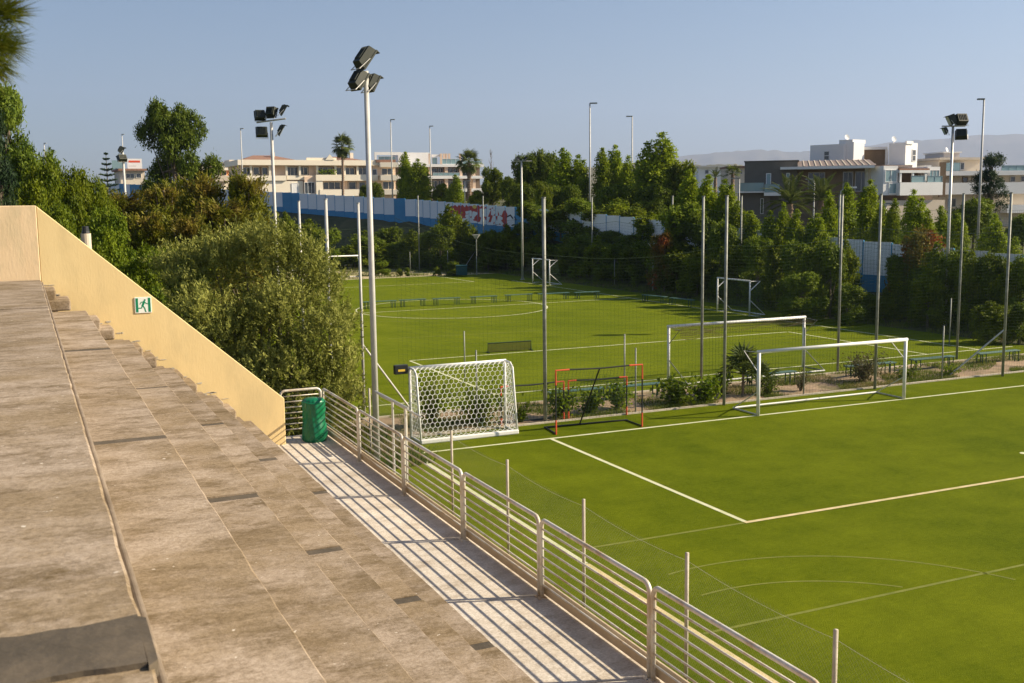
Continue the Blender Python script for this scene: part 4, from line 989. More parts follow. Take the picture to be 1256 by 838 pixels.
LOW = [(448, 284, 118, 40), (478, 282, 114, 38), (505, 283, 110, 36), (527, 286, 108, 34), (550, 254, 106, 40), (540, 280, 104, 34), (572, 272, 106, 30), (598, 286, 104, 34), (622, 277, 103, 36), (650, 262, 102, 26), (640, 290, 101, 40), (664, 272, 100, 24), (688, 264, 98, 36), (712, 258, 96, 30), (705, 288, 95, 44), (734, 270, 94, 34), (757, 256, 94, 36), (750, 285, 90, 46), (780, 262, 90, 36), (775, 290, 87, 46), (797, 272, 86, 34), (838, 268, 78, 44), (830, 300, 76, 46), (862, 268, 76, 44), (855, 306, 73, 48), (885, 278, 72, 42), (905, 296, 70, 46), (930, 296, 66, 46), (955, 292, 64, 46), (975, 302, 62, 44), (1000, 296, 60, 46), (1020, 302, 59, 44), (1038, 296, 60, 34), (1100, 318, 58, 32), (1150, 300, 56, 44), (1170, 312, 54, 46), (1192, 310, 53, 44), (1216, 318, 52, 44), (1240, 326, 51, 48), (1262, 322, 50, 44), (1140, 330, 54, 50), (1060, 362, 58, 40), (1085, 366, 57, 40), (1040, 352, 56, 40)]
LOW = [(a, b - 11, c, d_ * 1.5) if 640 < a < 850 and b < 285 else (a, b, c, d_) for a, b, c, d_ in LOW]
for i, px in enumerate(range(432, 850, 19)):
    q = px + rng.uniform(-4, 4); r_ = ray(q, 300); LOW.append((q, rng.uniform(288, 302), min(43.7 / r_.x, (106.5 if q < 572 else 98.6) / r_.y), 46))
for i, px in enumerate(range(850, 1260, 26)):
    q = px + rng.uniform(-4, 4); r_ = ray(q, 300)
    if not 1044 < px < 1096: LOW.append((q, rng.uniform(318, 338), 43.9 / r_.x, 56))
LM = [(450, 'near floodlight pole'), (512, 'far net pole on the verge'), (560, 'graffiti'), (640, 'wide-barred mast'), (668, 'thick net pole'), (724, 'tallest street lamp'), (775, 'thin street lamp'), (824, 'far net pole by the tallest tree'), (905, 'small right goal'), (968, 'left feather palm'), (1031, 'curved lamp'), (1060, 'scribbled white panel'), (1126, 'red-brown bush'), (1165, 'slim right floodlight mast'), (1216, 'dark pine'), (1256, 'right photo edge')]
SEEN = {}
for i, (px, yt, d, wp) in enumerate(LOW):
    lm = min(LM, key=lambda q: abs(q[0] - px)); sd_ = 'left of' if px < lm[0] - 6 else 'right of' if px > lm[0] + 6 else 'below'; hh = 'tall' if yt < 275 else 'middle-height' if yt < 300 else 'low'
    ph = f'{hh} dark green hedge bush {sd_} the {lm[1]}'; SEEN[ph] = SEEN.get(ph, 0) + 1
    if SEEN[ph] > 1: ph = ('next ', 'another further ', 'yet further ', 'still further ', 'again further ', 'once more further ', 'lastly further ')[SEEN[ph] - 2] + ph
    tree('hedge_bush', ph, 'bush', px, yt, d, wp * 1.3, 'hedge bush', 'low hedge around the far pitch')
for l, px, yt, d, wp in (('round grey-green scrub below the blue fence, over the olive bush', 378, 270, 112, 60), ('dark low scrub left of the far goal, under the blue fence', 402, 284, 108, 46), ('grey-green scrub right of the five-lamp mast', 350, 262, 116, 40)):
    tree('scrub_bush', l, 'bush', px, yt, d, wp, 'bush', 'scrub below the fence')
for i, (px, yt, d, w_) in enumerate([(468, 322, 98, 24), (490, 330, 97, 10), (500, 331, 97, 9), (536, 327, 97, 14), (555, 322, 97, 24), (412, 338, 92, 18)]):
    tree('verge_bush', ['yellow-green low bush left on the sandy verge', 'tiny dry bush on the sandy verge, left of a pair', 'tiny dry bush on the sandy verge, right of a pair', 'small bush on the verge by the far net pole', 'low bush at the end of the sandy verge', 'small dark shrub under the far goal'][i], 'bush', px, yt, d, w_, 'bush', 'bushes on the verge')

# big grey-green olive-like bush behind the yellow wall
def olive_bush():
    rg = np.random.default_rng(9); c0 = at(318, 400, 30.5)
    t = thing('olive_bush', 'huge silvery green bush with upright shoots beside the end of the yellow wall', 'bush', (c0.x, c0.y, 0))
    def L3(px, py, dv, r): p = at(px, py, 30.5 + dv); return ((p.x - c0.x, p.y - c0.y, p.z), r)
    lb = [L3(335, 318, .2, 1.0), L3(300, 320, .8, 1.0), L3(370, 335, .4, 1.0), L3(395, 365, .2, .85), L3(265, 335, .5, 1.0), L3(235, 340, 1.0, .85), L3(245, 395, -.9, .95), L3(275, 420, -.8, 1.0), L3(225, 365, -.2, .7), L3(320, 400, -.2, 1.0),
          L3(345, 385, -.7, .9), L3(395, 420, -.6, 1.0), L3(360, 450, -.9, 1.0), L3(418, 450, -.3, .7), L3(400, 480, -.5, .95), L3(320, 470, -.8, 1.1), L3(350, 520, -.6, 1.1), L3(290, 470, -.2, 1.1), L3(420, 400, .6, .55), L3(425, 495, -.3, .7), L3(395, 530, -.2, .9), L3(212, 330, 1.4, .6)]
    Vs = []
    for (c, r) in lb:
        n = int(150 * r * r); d = rdir(rg, n, .35); st = np.array(c) + d * r * rg.uniform(.35, .8, (n, 1))
        dr = unit(d * .55 + np.array([0, 0, .85]) + rg.normal(size=(n, 3)) * .28); ln_ = rg.uniform(.35, .85, (n, 1)) * (.55 + .45 * r)
        k = 26; u = rg.uniform(.05, 1, (n, k, 1)); P = st[:, None] + dr[:, None] * ln_[:, None] * u; P += rg.normal(size=P.shape) * .035
        Dd = dr[:, None] * .8 + rg.normal(size=P.shape) * .5
        fc = np.repeat(d[:, None], k, 1).reshape(-1, 3)
        Vs.append(leaf_arrays(P.reshape(-1, 3), Dd.reshape(-1, 3), .125, .036, rg, face=fc))
        n2 = int(180 * r * r); d = rdir(rg, n2); Vs.append(leaf_arrays(np.array(c) + d * r * rg.uniform(.3, .85, (n2, 1)), rg.normal(size=(n2, 3)), .15, .06, rg))
    link('crown', leaf_mesh('crown', Vs, LF['olive']), t)
    rr = random.Random(4); mb = MB()
    for (c, r) in lb: mb.tube([(rr.uniform(-.5, .5), rr.uniform(-.4, .4), -.1), (c[0] * .5, c[1] * .5, max(.4, c[2] * .5)), c], .08, 5, .02)
    mb.build('trunk', MT['bark'], t)
olive_bush()

# palms: every frond is its own part
def fan_frond(name, petiole, fan, nb, m, rr):
    mb = MB(); e = Vector((petiole, 0, petiole * .1)); mb.tube([(0, 0, 0), (petiole * .5, 0, petiole * .09), e], .03, 4, .015)
    for i in range(nb):
        a = -2.1 + 4.2 * i / (nb - 1); ln_ = fan * (1 - .22 * abs(a) / 2.1) * rr.uniform(.9, 1.05); d = Vector((math.cos(a), math.sin(a), 0)); s = Vector((-d.y, d.x, 0)) * fan * .075
        tip = e + d * ln_ + Vector((0, 0, -.28 * ln_)); mid = e + d * ln_ * .55 + Vector((0, 0, .0))
        mb.add([e, mid - s, tip, mid + s + Vector((0, 0, .03))], [(0, 1, 2, 3)])
    return mb.mesh(name, m)
def feather_frond(name, L_, nl, ll, m, rr):
    mb = MB(); pts = [(L_ * u, 0, L_ * (.30 * u - .62 * u * u)) for u in np.linspace(0, 1, 8)]; mb.tube(pts, L_ * .012, 4, L_ * .003)
    for i in range(nl):
        u = .15 + .85 * i / (nl - 1); p = Vector((L_ * u, 0, L_ * (.30 * u - .62 * u * u))); l2 = ll * math.sin(math.pi * min(.97, u * .85 + .12)) * rr.uniform(.85, 1.1)
        for s in (1, -1):
            d = Vector((.75, s, -.18 + rr.uniform(-.1, .1))).normalized(); w_ = Vector((.5, -s * .4, .1)).normalized() * ll * .055
            q = p + d * l2; mb.add([p, p + d * l2 * .5 - w_, q - Vector((0, 0, .1 * l2)), p + d * l2 * .5 + w_], [(0, 1, 2, 3)])
    return mb.mesh(name, m)
def palm(label, loc, h, r, fr, nf, elev, group, sc=1., trunk=True, seed=1):
    rr = random.Random(seed); t = thing('palm_tree', label, 'palm', loc, 0, group)
    pts = [(.02 * h * math.sin(u * 2), 0, h * u) for u in np.linspace(0, 1, 7)]
    mb = MB(); mb.tube([(0, 0, -.2)] + pts, r, 10, r * .8)
    for i in range(int(h / .35)): mb.tube([(0 + .02 * h * math.sin(i * .35 / h * 2), 0, i * .35), (.02 * h * math.sin(i * .35 / h * 2), 0, i * .35 + .1)], r * 1.12, 8, r * .98)
    mb.build('trunk', MT['palmtrunk'], t)
    tp = pts[-1]
    for i in range(nf):
        o = link('frond', fr, t, tp); el = elev[0] + (elev[1] - elev[0]) * ((i + .5) / nf); o.rotation_euler = (rr.uniform(-.25, .25), -R(el + rr.uniform(-8, 8)), i * 2.399 + rr.uniform(-.2, .2)); s = sc * rr.uniform(.85, 1.1); o.scale = (s, s, s)
    return t
rr = random.Random(3)
FAN = fan_frond('frond', 1.2, 1.15, 15, LF['palm'], rr); PHX = feather_frond('frond', 3.4, 26, .75, LF['palm'], rr); YUC = fan_frond('frond', .55, .55, 13, LF['palm'], rr)
def ground_pt(px, d): p = at(px, 250, d); return (p.x, p.y, hz(p.x, p.y))
p = ground_pt(420.5, 168); palm('tall slender fan palm standing before the peach building', p, at(420, 180, 168).z - p[2], .22, FAN, 40, (-75, 80), 'palms', 1.0, seed=1)
p = ground_pt(575, 150); palm('short bushy fan palm with thick trunk before the white modern block', p, at(575, 200, 150).z - p[2], .34, FAN, 34, (-70, 80), 'palms', .95, seed=2)
p = ground_pt(968, 84); palm('dark feather palm, left one of two under the solar roof', p, at(968, 250, 84).z - p[2], .3, PHX, 26, (-15, 80), 'palms', .74, seed=3)
p = ground_pt(1006, 86); palm('dark feather palm, right one of two under the solar roof', p, at(1006, 246, 86).z - p[2], .3, PHX, 26, (-15, 80), 'palms', .74, seed=4)
p = ground_pt(876, 112); palm('small feather palm sticking out of the hedge left of the taupe house', p, at(876, 218, 112).z - p[2], .2, PHX, 16, (10, 80), 'palms', .34, seed=5)
p = ground_pt(897, 108); palm('small fan palm touching the taupe house corner', p, at(897, 213, 108).z - p[2], .2, FAN, 16, (-30, 80), 'palms', .5, seed=6)
p = on(928, 488, 0); palm('dwarf fan palm with ragged leaves growing between the two goals', (p.x - .2, p.y + .5, 0), .75, .05, YUC, 17, (-10, 88), 'palms', 1.0, seed=7)
p = on(945, 489, 0); palm('small second stem of dwarf palm right beside the ragged one', (p.x, p.y + .6, 0), .45, .045, YUC, 12, (0, 88), 'palms', .8, seed=8)

# norfolk pine
def norfolk():
    d = 150; p = ground_pt(133.5, d); t = thing('norfolk_pine', 'small tiered norfolk pine on the skyline at the left', 'tree', p); h = at(133, 187, d).z - p[2]
    MB().tube([(0, 0, 0), (0, 0, h)], .16, 8, .03).build('trunk', MT['bark'], t); rg = np.random.default_rng(5); Vs = []
    for q in range(11):
        u = q / 10; z = h * .36 + (h * .62) * u; ln_ = 2.3 * (1 - u) + .15
        for a in range(9):
            an = a * .698 + q * .3; dd = np.array([math.cos(an), math.sin(an), .12]); tt = rg.uniform(.08, 1, (46, 1)); P = np.array([0, 0, z]) + dd * ln_ * tt; P[:, 2] += .12 * ln_ * tt[:, 0] ** 2 + rg.normal(size=46) * .05; P[:, :2] += rg.normal(size=(46, 2)) * .05
            Vs.append(leaf_arrays(P, np.repeat(dd[None], 46, 0) + rg.normal(size=(46, 3)) * .5, .30, .10, rg))
    link('crown', leaf_mesh('crown', Vs, LF['conifer']), t)
norfolk()
# bare twigs over the green tree right of the bushy palm
bt = ground_pt(603, 142); t = thing('bare_tree', 'leafless thin twigs rising above the green tree right of the bushy palm', 'tree', bt); mb = MB(); rr = random.Random(8); hb = at(603, 184, 142).z - bt[2]
mb.tube([(0, 0, 0), (0, 0, hb)], .1, 5, .015)
for i in range(26):
    z = hb * rr.uniform(.4, .95); a = rr.uniform(0, 6.28); l2 = rr.uniform(.6, 1.5) * (1.25 - z / hb); mb.tube([(0, 0, z), (math.cos(a) * l2 * .5, math.sin(a) * l2 * .5, z + l2 * .9), (math.cos(a) * l2 * .6, math.sin(a) * l2 * .6, z + l2 * 1.6)], .03, 4, .008)
mb.build('trunk', MT['bark'], t)

# pine branch close to the camera, on a pine standing left of the terrace
def near_pine():
    c = at(-4, 38, 3.1); t = thing('pine_tree', 'pine with long soft needles reaching in at the top left corner', 'tree', (-6.0, 3.2, 0)); o = Vector((-6.0, 3.2, 0)); rg = np.random.default_rng(3)
    MB().tube([(0, 0, -.2), (.1, .1, 4), (-.1, .0, 8), (.1, .1, 11)], .24, 10, .1).build('trunk', MT['bark'], t)
    tw = at(-60, 20, 3.1); mb = MB(); mb.tube([(0, .05, 7.6), Vector((tw.x - .8, tw.y - .1, tw.z + .25)) - o, tw - o], .05, 6, .012)
    tf = [at(6, 14, 3.1), at(2, 52, 3.05), at(-10, 78, 3.0), at(-24, 34, 3.2), at(-20, -6, 3.2)]
    for q in tf: mb.tube([tw - o, tw.lerp(q, .6) - o + Vector((0, 0, .015)), q - o], .008, 5, .003)
    mb.build('limb', MT['bark'], t); Vs = []
    for i, q in enumerate(tf):
        n = 420; main = np.array(rv * 1.0 + Vector((0, 0, (.15, -.15, -.9, -.1, .5)[i]))); main /= np.linalg.norm(main)
        d = unit(main * .85 + rg.normal(size=(n, 3)) * .42); l2 = rg.uniform(.055, .10, (n, 1)); st = np.array(q) + rg.normal(size=(n, 3)) * .012 - main * rg.uniform(0, .05, (n, 1))
        Vs.append(leaf_arrays(st + d * l2 * .5, d, .095, .0024, rg, 0))
    V = np.concatenate(Vs) - np.array(o); link('needles', np_mesh('needles', V, np.arange(len(V)).reshape(-1, 4), LF['needle']), t)
    # crown above, out of the frame
    lb = [((rg.uniform(-2, 1.2), rg.uniform(-2.5, 2.0), 10.5 + rg.uniform(0, 2.5)), (1.0, 1.0, .7)) for _ in range(12)]
    link('crown', lobes_crown('crown', rg, lb, LF['needle'], 30, 14, .22, .03, .2), t)
near_pine()

# plants on the strip between the pitches
def leafy_shrub(label, x, y, h, wd, seed, m='shrub', big=.17, n=260, cat='shrub'):
    h *= 1.12; wd *= 1.2; n = int(n * 1.4)
    rg = np.random.default_rng(seed); t = thing('shrub' if m != 'dry' else 'dry_bush', label, cat, (x, y, 0), 0, 'shrubs on the strip'); mb = MB(); Vs = []
    k = max(7, int(n / 22))
    for i in range(k):
        a = rg.uniform(0, 6.28); r_ = wd * .5 * rg.uniform(.15, 1); tip = np.array([r_ * math.cos(a), r_ * math.sin(a), h * rg.uniform(.55, 1.05) * (1 - .35 * r_ / wd)])
        mb.tube([(0, 0, -.05), tuple(tip * np.array([.4, .4, .6])), tuple(tip)], .012, 4, .004)
        u = rg.uniform(.25, 1.05, (n // k, 1)); P = tip * np.concatenate([u ** 1.3, u ** 1.3, u], 1) + rg.normal(size=(n // k, 3)) * .09 * wd
        P[:, 2] = np.abs(P[:, 2]) + .02; D = rg.normal(size=P.shape) * .8 + tip * .5; D[:, 2] -= .2; Vs.append(leaf_arrays(P, D, big, big * .55, rg, .1))
    mb.build('stems', MT['bark'], t); link('leaves', leaf_mesh('leaves', Vs, LF[m]), t)
for q in (('leafy green shrub left of the grey net pole by the near goal', 19.0, 28.75, .75, 1.25, 1, 'shrub', .17, 420), ('leafy green shrub at the foot of the net pole left of the near goal', 20.05, 28.6, .78, 1.15, 2, 'shrub', .17, 420), ('leafy shrub behind the left leg of the larger red-cornered frame', 14.7, 28.7, .95, .95, 3, 'shrub', .15, 380),
          ('leafy shrub behind the centre brace of the red-cornered frame', 15.75, 28.75, .62, .9, 4, 'shrub', .15, 300), ('leafy shrub behind the right part of the red-cornered frames', 16.85, 28.9, .85, 1.0, 5, 'shrub', .15, 380), ('yellow-green shrub seen through the white hexagonal net', 12.1, 29.0, 1.0, 1.7, 6, 'shrub', .13, 700),
          ('dark shrub low behind the left part of the hexagonal net', 10.7, 29.2, 1.5, 1.1, 7, 'shrub', .12, 500), ('small shrub between the white net goal and the thick net pole', 13.35, 28.6, .5, .6, 8, 'shrub', .12, 160), ('dark scraggly bush behind the right post of the near goal', 27.2, 29.2, .95, 1.5, 9, 'dry', .09, 900),
          ('small green bush at the foot of the dwarf palm', 22.6, 28.7, .55, .8, 10, 'shrub', .10, 260), ('upright green plant left of the dwarf palm', 21.2, 29.3, .8, .6, 11, 'shrub', .14, 240), ('small weed clump at the kerb right of the near goal', 29.1, 29.0, .4, .9, 12, 'shrub', .10, 260), ('dry stalk clump right of the dwarf palm', 24.0, 28.7, .75, .5, 13, 'dry', .07, 260),
          ('small shrub right of the weed clump at the kerb', 31.0, 28.8, .35, 1.0, 14, 'shrub', .09, 240)): leafy_shrub(*q)
# grass on the strip and the verges
def grass(name, n, area, h, seed, m='grass', dens=None):
    rg = np.random.default_rng(seed); x = rg.uniform(area[0], area[1], n); y = rg.uniform(area[2], area[3], n)
    kk = (np.sin(x * 1.7 + y * .9) + np.sin(x * .63 - y * 2.1) + np.sin(x * 3.1 + 1) * .6) > (dens if dens is not None else -.2); x, y = x[kk], y[kk]; n = len(x)
    z = np.array([hz(a, b) for a, b in zip(x, y)]) - .03; D = rg.normal(size=(n, 3)) * .35; D[:, 2] = 1; L_ = h * rg.uniform(.4, 1.2, (n, 1))
    P = np.stack([x, y, z], 1) + unit(D) * L_ * .5; V = leaf_arrays(P, D, 1, .0, rg); o = None
    D = unit(D); Sd = unit(np.cross(D, rg.normal(size=(n, 3)))) * h * .07; a = P - D * L_ * .5; c = P + D * L_ * .5
    V = np.stack([a - Sd, a + Sd, c + Sd * .15, c - Sd * .15], 1).reshape(-1, 3)
    stuff(link(name, np_mesh(name, V, np.arange(len(V)).reshape(-1, 4), LF[m])))
grass('grass', 26000, (25.5, 43, 28.25, 31.25), .17, 1); grass('grass', 24000, (10, 25.5, 28.25, 31.25), .17, 2, dens=.3); grass('grass', 12000, (9.3, 41, 28.2, 28.75), .16, 3, dens=-.2)
grass('grass', 26000, (14, 42, 91.4, 105), .30, 4, dens=.35); grass('grass', 16000, (40.3, 44.5, 33, 91), .3, 5, dens=-.2); grass('weeds', 9000, (6.5, 9.2, 24, 34), .35, 6, dens=-.4)

# ------------------------------------------------------------------ buildings
class Site:
    """a building seen at distance d: px/py sizes measured on the photograph turned into metres on its own axes"""
    def __init__(s, name, label, cat, px, py, d, turn=0., group=None):
        p = at(px, py, d); s.s = d / FPX; s.px, s.py = px, py; az = math.atan2(p.x, p.y)
        s.t = thing(name, label, cat, (p.x, p.y, p.z), -az + R(turn), group); s.k = 1 / math.cos(R(turn)); s.tan = math.tan(R(turn))
    def X(s, px): return (px - s.px) * s.s * s.k
    def Z(s, py): return (s.py - py) * s.s
    def box(s, name, m, x0, x1, yt, yb, d0, d1, parent=None): return MB().box(s.X(x0), s.X(x1), d0, d1, s.Z(yb), s.Z(yt)).build(name, MT[m], parent or s.t)
    def corner(s, name, m, xl, xc, xr, yt, yb, y0, th=35, parent=None, mb=None):
        C = Vector((s.X(xc), y0)); wl, wr = (xc - xl) * s.s, (xr - xc) * s.s; L_ = C + Vector((-wl, wl * math.tan(R(90 - th) * .55))); R_ = C + Vector((wr, wr * math.tan(R(th + 12)))); B = L_ + R_ - C
        return MB().prism([C, R_, B, L_], s.Z(yb), s.Z(yt)).build(name, MT[m], parent or s.t), (C, L_, R_)
    def window(s, x0, x1, yt, yb, y, frame='wwhite', panes=1, glass='glass', fw=.07):
        xa, xb, za, zb = s.X(x0), s.X(x1), s.Z(yb), s.Z(yt); mb = MB()
        mb.box(xa, xa + fw, y - .05, y + .02, za, zb); mb.box(xb - fw, xb, y - .05, y + .02, za, zb); mb.box(xa + fw, xb - fw, y - .05, y + .02, za, za + fw); mb.box(xa + fw, xb - fw, y - .05, y + .02, zb - fw, zb)
        for i in range(1, panes): xm = xa + (xb - xa) * i / panes; mb.box(xm - fw * .4, xm + fw * .4, y - .045, y + .02, za + fw, zb - fw)
        f = mb.build('window', MT[frame], s.t); MB().box(xa + fw, xb - fw, y - .012, y - .002, za + fw, zb - fw).build('pane', MT[glass], f); return f
def hip(s, x0, x1, ye, yr, d0, d1, rx0, rx1):
    mb = MB(); a, b, z0, z1 = s.X(x0), s.X(x1), s.Z(ye), s.Z(yr); ym = (d0 + d1) / 2
    mb.add([(a, d0, z0), (b, d0, z0), (b, d1, z0), (a, d1, z0), (s.X(rx0), ym, z1), (s.X(rx1), ym, z1)], [(0, 1, 5, 4), (1, 2, 5), (2, 3, 4, 5), (3, 0, 4), (3, 2, 1, 0)]); return mb.build('roof', MT['tile'], s.t)

# peach two-storey building at the left
b = Site('apartment_building', 'peach two-storey building with cream balconies and brown hip roofs', 'building', 385, 250, 188, 14)
b.box('wall', 'peach', 300, 464, 204, 262, 0, 11)
b.box('roof_parapet', 'cream', 296, 468, 197.5, 203.8, -1.5, 11.5); b.box('gable_parapet', 'cream', 376, 412, 194.6, 197.4, -1.2, -.9)
MB().extr([(b.X(398), b.Z(197.4)), (b.X(409), b.Z(197.4)), (b.X(403.5), b.Z(190.5))], -1.6, -1.3).build('gable', MT['cream'], b.t)
hip(b, 303, 368, 197.3, 190.5, .5, 9, 322, 345); hip(b, 392, 450, 197.3, 191.5, .5, 9, 415, 432)
for x in (343, 439): MB().box(b.X(x) - .3, b.X(x) + .3, 3, 3.6, b.Z(196), b.Z(187)).build('chimney', MT['cream'], b.t)
b.box('upper_balcony', 'cream', 386, 462, 215.2, 222.5, -1.6, .0); b.box('upper_balcony', 'cream', 300, 352, 216, 222, -1.0, .0); b.box('upper_balcony', 'cream', 353, 385.6, 216, 221, -.8, .0)
b.box('lower_parapet', 'cream', 390, 452, 233, 241, -1.6, .0); b.box('lower_wall', 'cream', 300, 372, 222.6, 262, -.7, .0); b.box('lower_wall', 'peach', 453, 470, 222.8, 262, -1.2, -.01)
b.box('balcony_support', 'cream', 386, 394, 222.6, 262, -1.5, -.02); b.box('stair_block', 'peach', 373, 386, 217, 262, -1.1, .0)
for x0, x1, yt, yb, p in ((303, 312, 206, 215, 2), (315, 322, 206, 215, 1), (325, 332, 206, 215, 1), (354, 367, 205.5, 216, 3), (369, 379, 205.5, 215, 2), (391, 409, 206, 215, 3), (412, 420, 206, 215, 1), (424, 436, 206, 215, 2), (440, 452, 206, 215, 2), (396.5, 418, 223.5, 232.8, 3), (428, 437, 223.5, 232.8, 1), (441, 449, 224, 240, 1)): b.window(x0, x1, yt, yb, -.03, 'cream', p)
b.window(358, 366, 225, 240, -.73, 'wwhite', 1, 'wwhite'); b.window(372.5, 385, 224, 238, -1.13, 'wwhite', 3)
for x in (311.5, 333, 352.5, 368, 389, 411, 422, 438, 458): MB().box(b.X(x) - .18, b.X(x) + .18, -1.0, -.66, b.Z(216), b.Z(203.9)).build('column', MT['cream'], b.t)
for i in range(5):
    q = MB(); rr = random.Random(i)
    for k in range(26): c = Vector((b.X(392 + i * 4) + rr.uniform(-.5, .5), -1.2 + rr.uniform(-.2, .2), b.Z(215) + rr.uniform(0, .9))); u_ = Vector((rr.uniform(-1, 1), rr.uniform(-1, 1), rr.uniform(-1, 1))).normalized() * .22; v_ = u_.orthogonal().normalized() * .12; q.add([c - u_, c + v_, c + u_, c - v_], [(0, 1, 2, 3)])
    o = q.build('balcony_plant', LF['shrub']); o.location = b.t.location; o.rotation_euler = b.t.rotation_euler
    tag(o, ('first', 'second', 'third', 'fourth', 'fifth')[i] + ' green balcony plant from the left on the peach building', 'plant', 'balcony plants')
for x0, x1, yt, yb in ((353.5, 380, 205, 215.8), (390, 421.5, 205, 215), (423.5, 452.5, 205, 215), (395.5, 419.5, 223, 232.9), (427, 438, 223, 232.9), (302, 333, 205.5, 215.8)): b.box('balcony_shade', 'shade_brown', x0, x1, yt, yb, -.02, -.004)  # flat dark sheets on the wall paint in the shade of open balconies
# peach side wing joined to the right
b = Site('apartment_wing', 'peach wing with stacked balconies right of the near floodlight pole', 'building', 472, 250, 192, 10)
b.box('wall', 'peach', 456, 486, 201, 262, 0, 10); b.box('roof_slab', 'cream', 466, 487, 200.2, 206, -1.6, 9); b.box('roof_slab', 'tile', 462, 486, 196.8, 200.1, -.6, 8)
b.box('balcony', 'cream', 466, 487, 215.5, 222, -1.7, 0); b.box('balcony', 'cream', 470, 487, 233, 239, -1.7, 0)
b.window(469, 483, 207, 215.3, -.03, 'cream', 2); b.window(470, 484, 223, 232.6, -.03, 'cream', 2); b.window(458, 463.5, 208, 218, -.03, 'wwhite', 1)
# orange house
b = Site('orange_house', 'low orange house with cream roof band behind the feathery trees', 'house', 268, 245, 200, 12)
b.box('wall', 'orange', 246, 292, 207, 262, 0, 9); b.box('roof_band', 'cream', 244, 284, 204.5, 209.5, -1.2, 9); b.box('upper_room', 'beige', 262, 284, 199.5, 204.4, .5, 8); b.box('stair_tower', 'cream', 281, 287, 197, 209, -1.3, 3)
b.box('balcony', 'beige', 263, 281, 216, 223, -1.5, 0); b.box('balcony', 'cream', 248, 262, 216, 219, -1.2, 0); b.box('lower_wall', 'cream', 246, 294, 223.3, 262, -.5, -.01)
for x0, x1 in ((250, 256), (265, 271), (273, 279)): b.window(x0, x1, 209.8, 215.8, -.03, 'cream')
for x in (248.5, 259, 263): MB().box(b.X(x) - .2, b.X(x) + .2, -1.1, -.8, b.Z(216), b.Z(209.6)).build('column', MT['cream'], b.t)
# white modern block
b = Site('modern_block', 'white modern block with dark recessed storeys and rooftop frames', 'building', 525, 250, 210, 14)
b.box('wall', 'shade_brown', 484, 590, 204, 262, .0, 12)  # wall coloured dark to carry the shade of the recessed storeys
for y0, y1 in ((202.5, 205.8), (216.6, 220), (232, 236)): b.box('floor_slab', 'wwhite', 484, 592, y0, y1, -1.8, 12)
mb = MB().box(b.X(461), b.X(463.5), -1, -.6, b.Z(202), b.Z(188)).box(b.X(463.5), b.X(492), -1, -.6, b.Z(191.5), b.Z(188)); mb.box(b.X(489), b.X(492), -1.0, -.6, b.Z(202), b.Z(191.5)); mb.build('roof_frame', MT['wwhite'], b.t)
b.box('roof_room', 'wwhite', 492.5, 530, 188, 202.4, .5, 8); b.window(466, 487, 193, 201, -.4, 'wwhite', 3, 'bglass'); b.box('roof_beam', 'wwhite', 530, 540, 190.5, 193.5, -.6, -.2); b.window(530.3, 537, 194, 202.4, -.3, 'wwhite', 1, 'bglass')
for x in (527, 541, 544.5, 547.5, 551, 564.5): MB().box(b.X(x) - .18, b.X(x) + .18, -.9, -.55, b.Z(202.4), b.Z(189.5)).build('roof_column', MT['peach'], b.t)
b.window(541, 563, 196, 202.4, -1.4, 'wwhite', 4, 'bglass', .04); b.window(566, 590, 198, 202.4, -1.4, 'wwhite', 4, 'bglass', .04)
for x in (526.5, 546, 564, 580): MB().box(b.X(x) - .3, b.X(x) + .3, -1.5, -.9, b.Z(262), b.Z(206)).build('column', MT['peach'], b.t)
for x0, x1 in ((520, 524), (529, 537), (538, 544), (549, 556), (557, 562), (567, 576)):
    b.window(x0, x1, 207, 216, -.03, 'wgrey', 2); b.window(x0, x1, 222, 231.6, -.03, 'wgrey', 2)
b.window(529, 562, 212.5, 216.5, -1.72, 'wgrey', 5, 'bglass', .04)
# white gable house fragment with red sign and kiosk among the trees
b = Site('white_gable_house', 'narrow white gable wall with drawings between the tall trees', 'house', 748, 255, 125, 0)
b.box('wall', 'cream', 740, 756, 224, 266, 0, 5); b.box('coping', 'wwhite', 739.5, 756.5, 222.6, 223.9, -.08, 5)
q = MB(); rr = random.Random(6)
for k in range(16): x, z = b.X(741.5 + rr.random() * 12), b.Z(229 + rr.random() * 22); a = rr.uniform(0, 3.14); dx, dz = math.cos(a) * .28, math.sin(a) * .28; q.add([(x - dx, -.004 - k * .0003, z - dz), (x + dz * .25, -.004 - k * .0003, z - dx * .25), (x + dx, -.004 - k * .0003, z + dz)], [(0, 1, 2)])
stuff(q.build('wall_drawing', MT['shade_brown'], b.t))
p = at(764.5, 235, 120); t = thing('red_sign', 'small red board on a post by the white gable wall', 'sign', (p.x, p.y, hz(p.x, p.y)), -.55); h = p.z - t.location.z
MB().box(-.35, .35, -.03, .03, h - .28, h + .28).build('board', MT['red'], t); MB().tube([(0, .06, 0), (0, .06, h + .1)], .04, 6).build('post', MT['pole'], t)
p = at(769, 262, 116); t = thing('kiosk', 'small white cabin with a window behind the fence, under the red board', 'kiosk', (p.x, p.y, p.z - .6), -.55)
MB().box(-.5, .5, 0, 1, 0, 1.75).build('body', MT['wwhite'], t); f = MB().box(-.38, .38, -.03, -.005, .7, 1.5).build('window', MT['wgrey'], t); MB().box(-.3, .3, -.04, -.031, .78, 1.42).build('pane', MT['glass'], f)
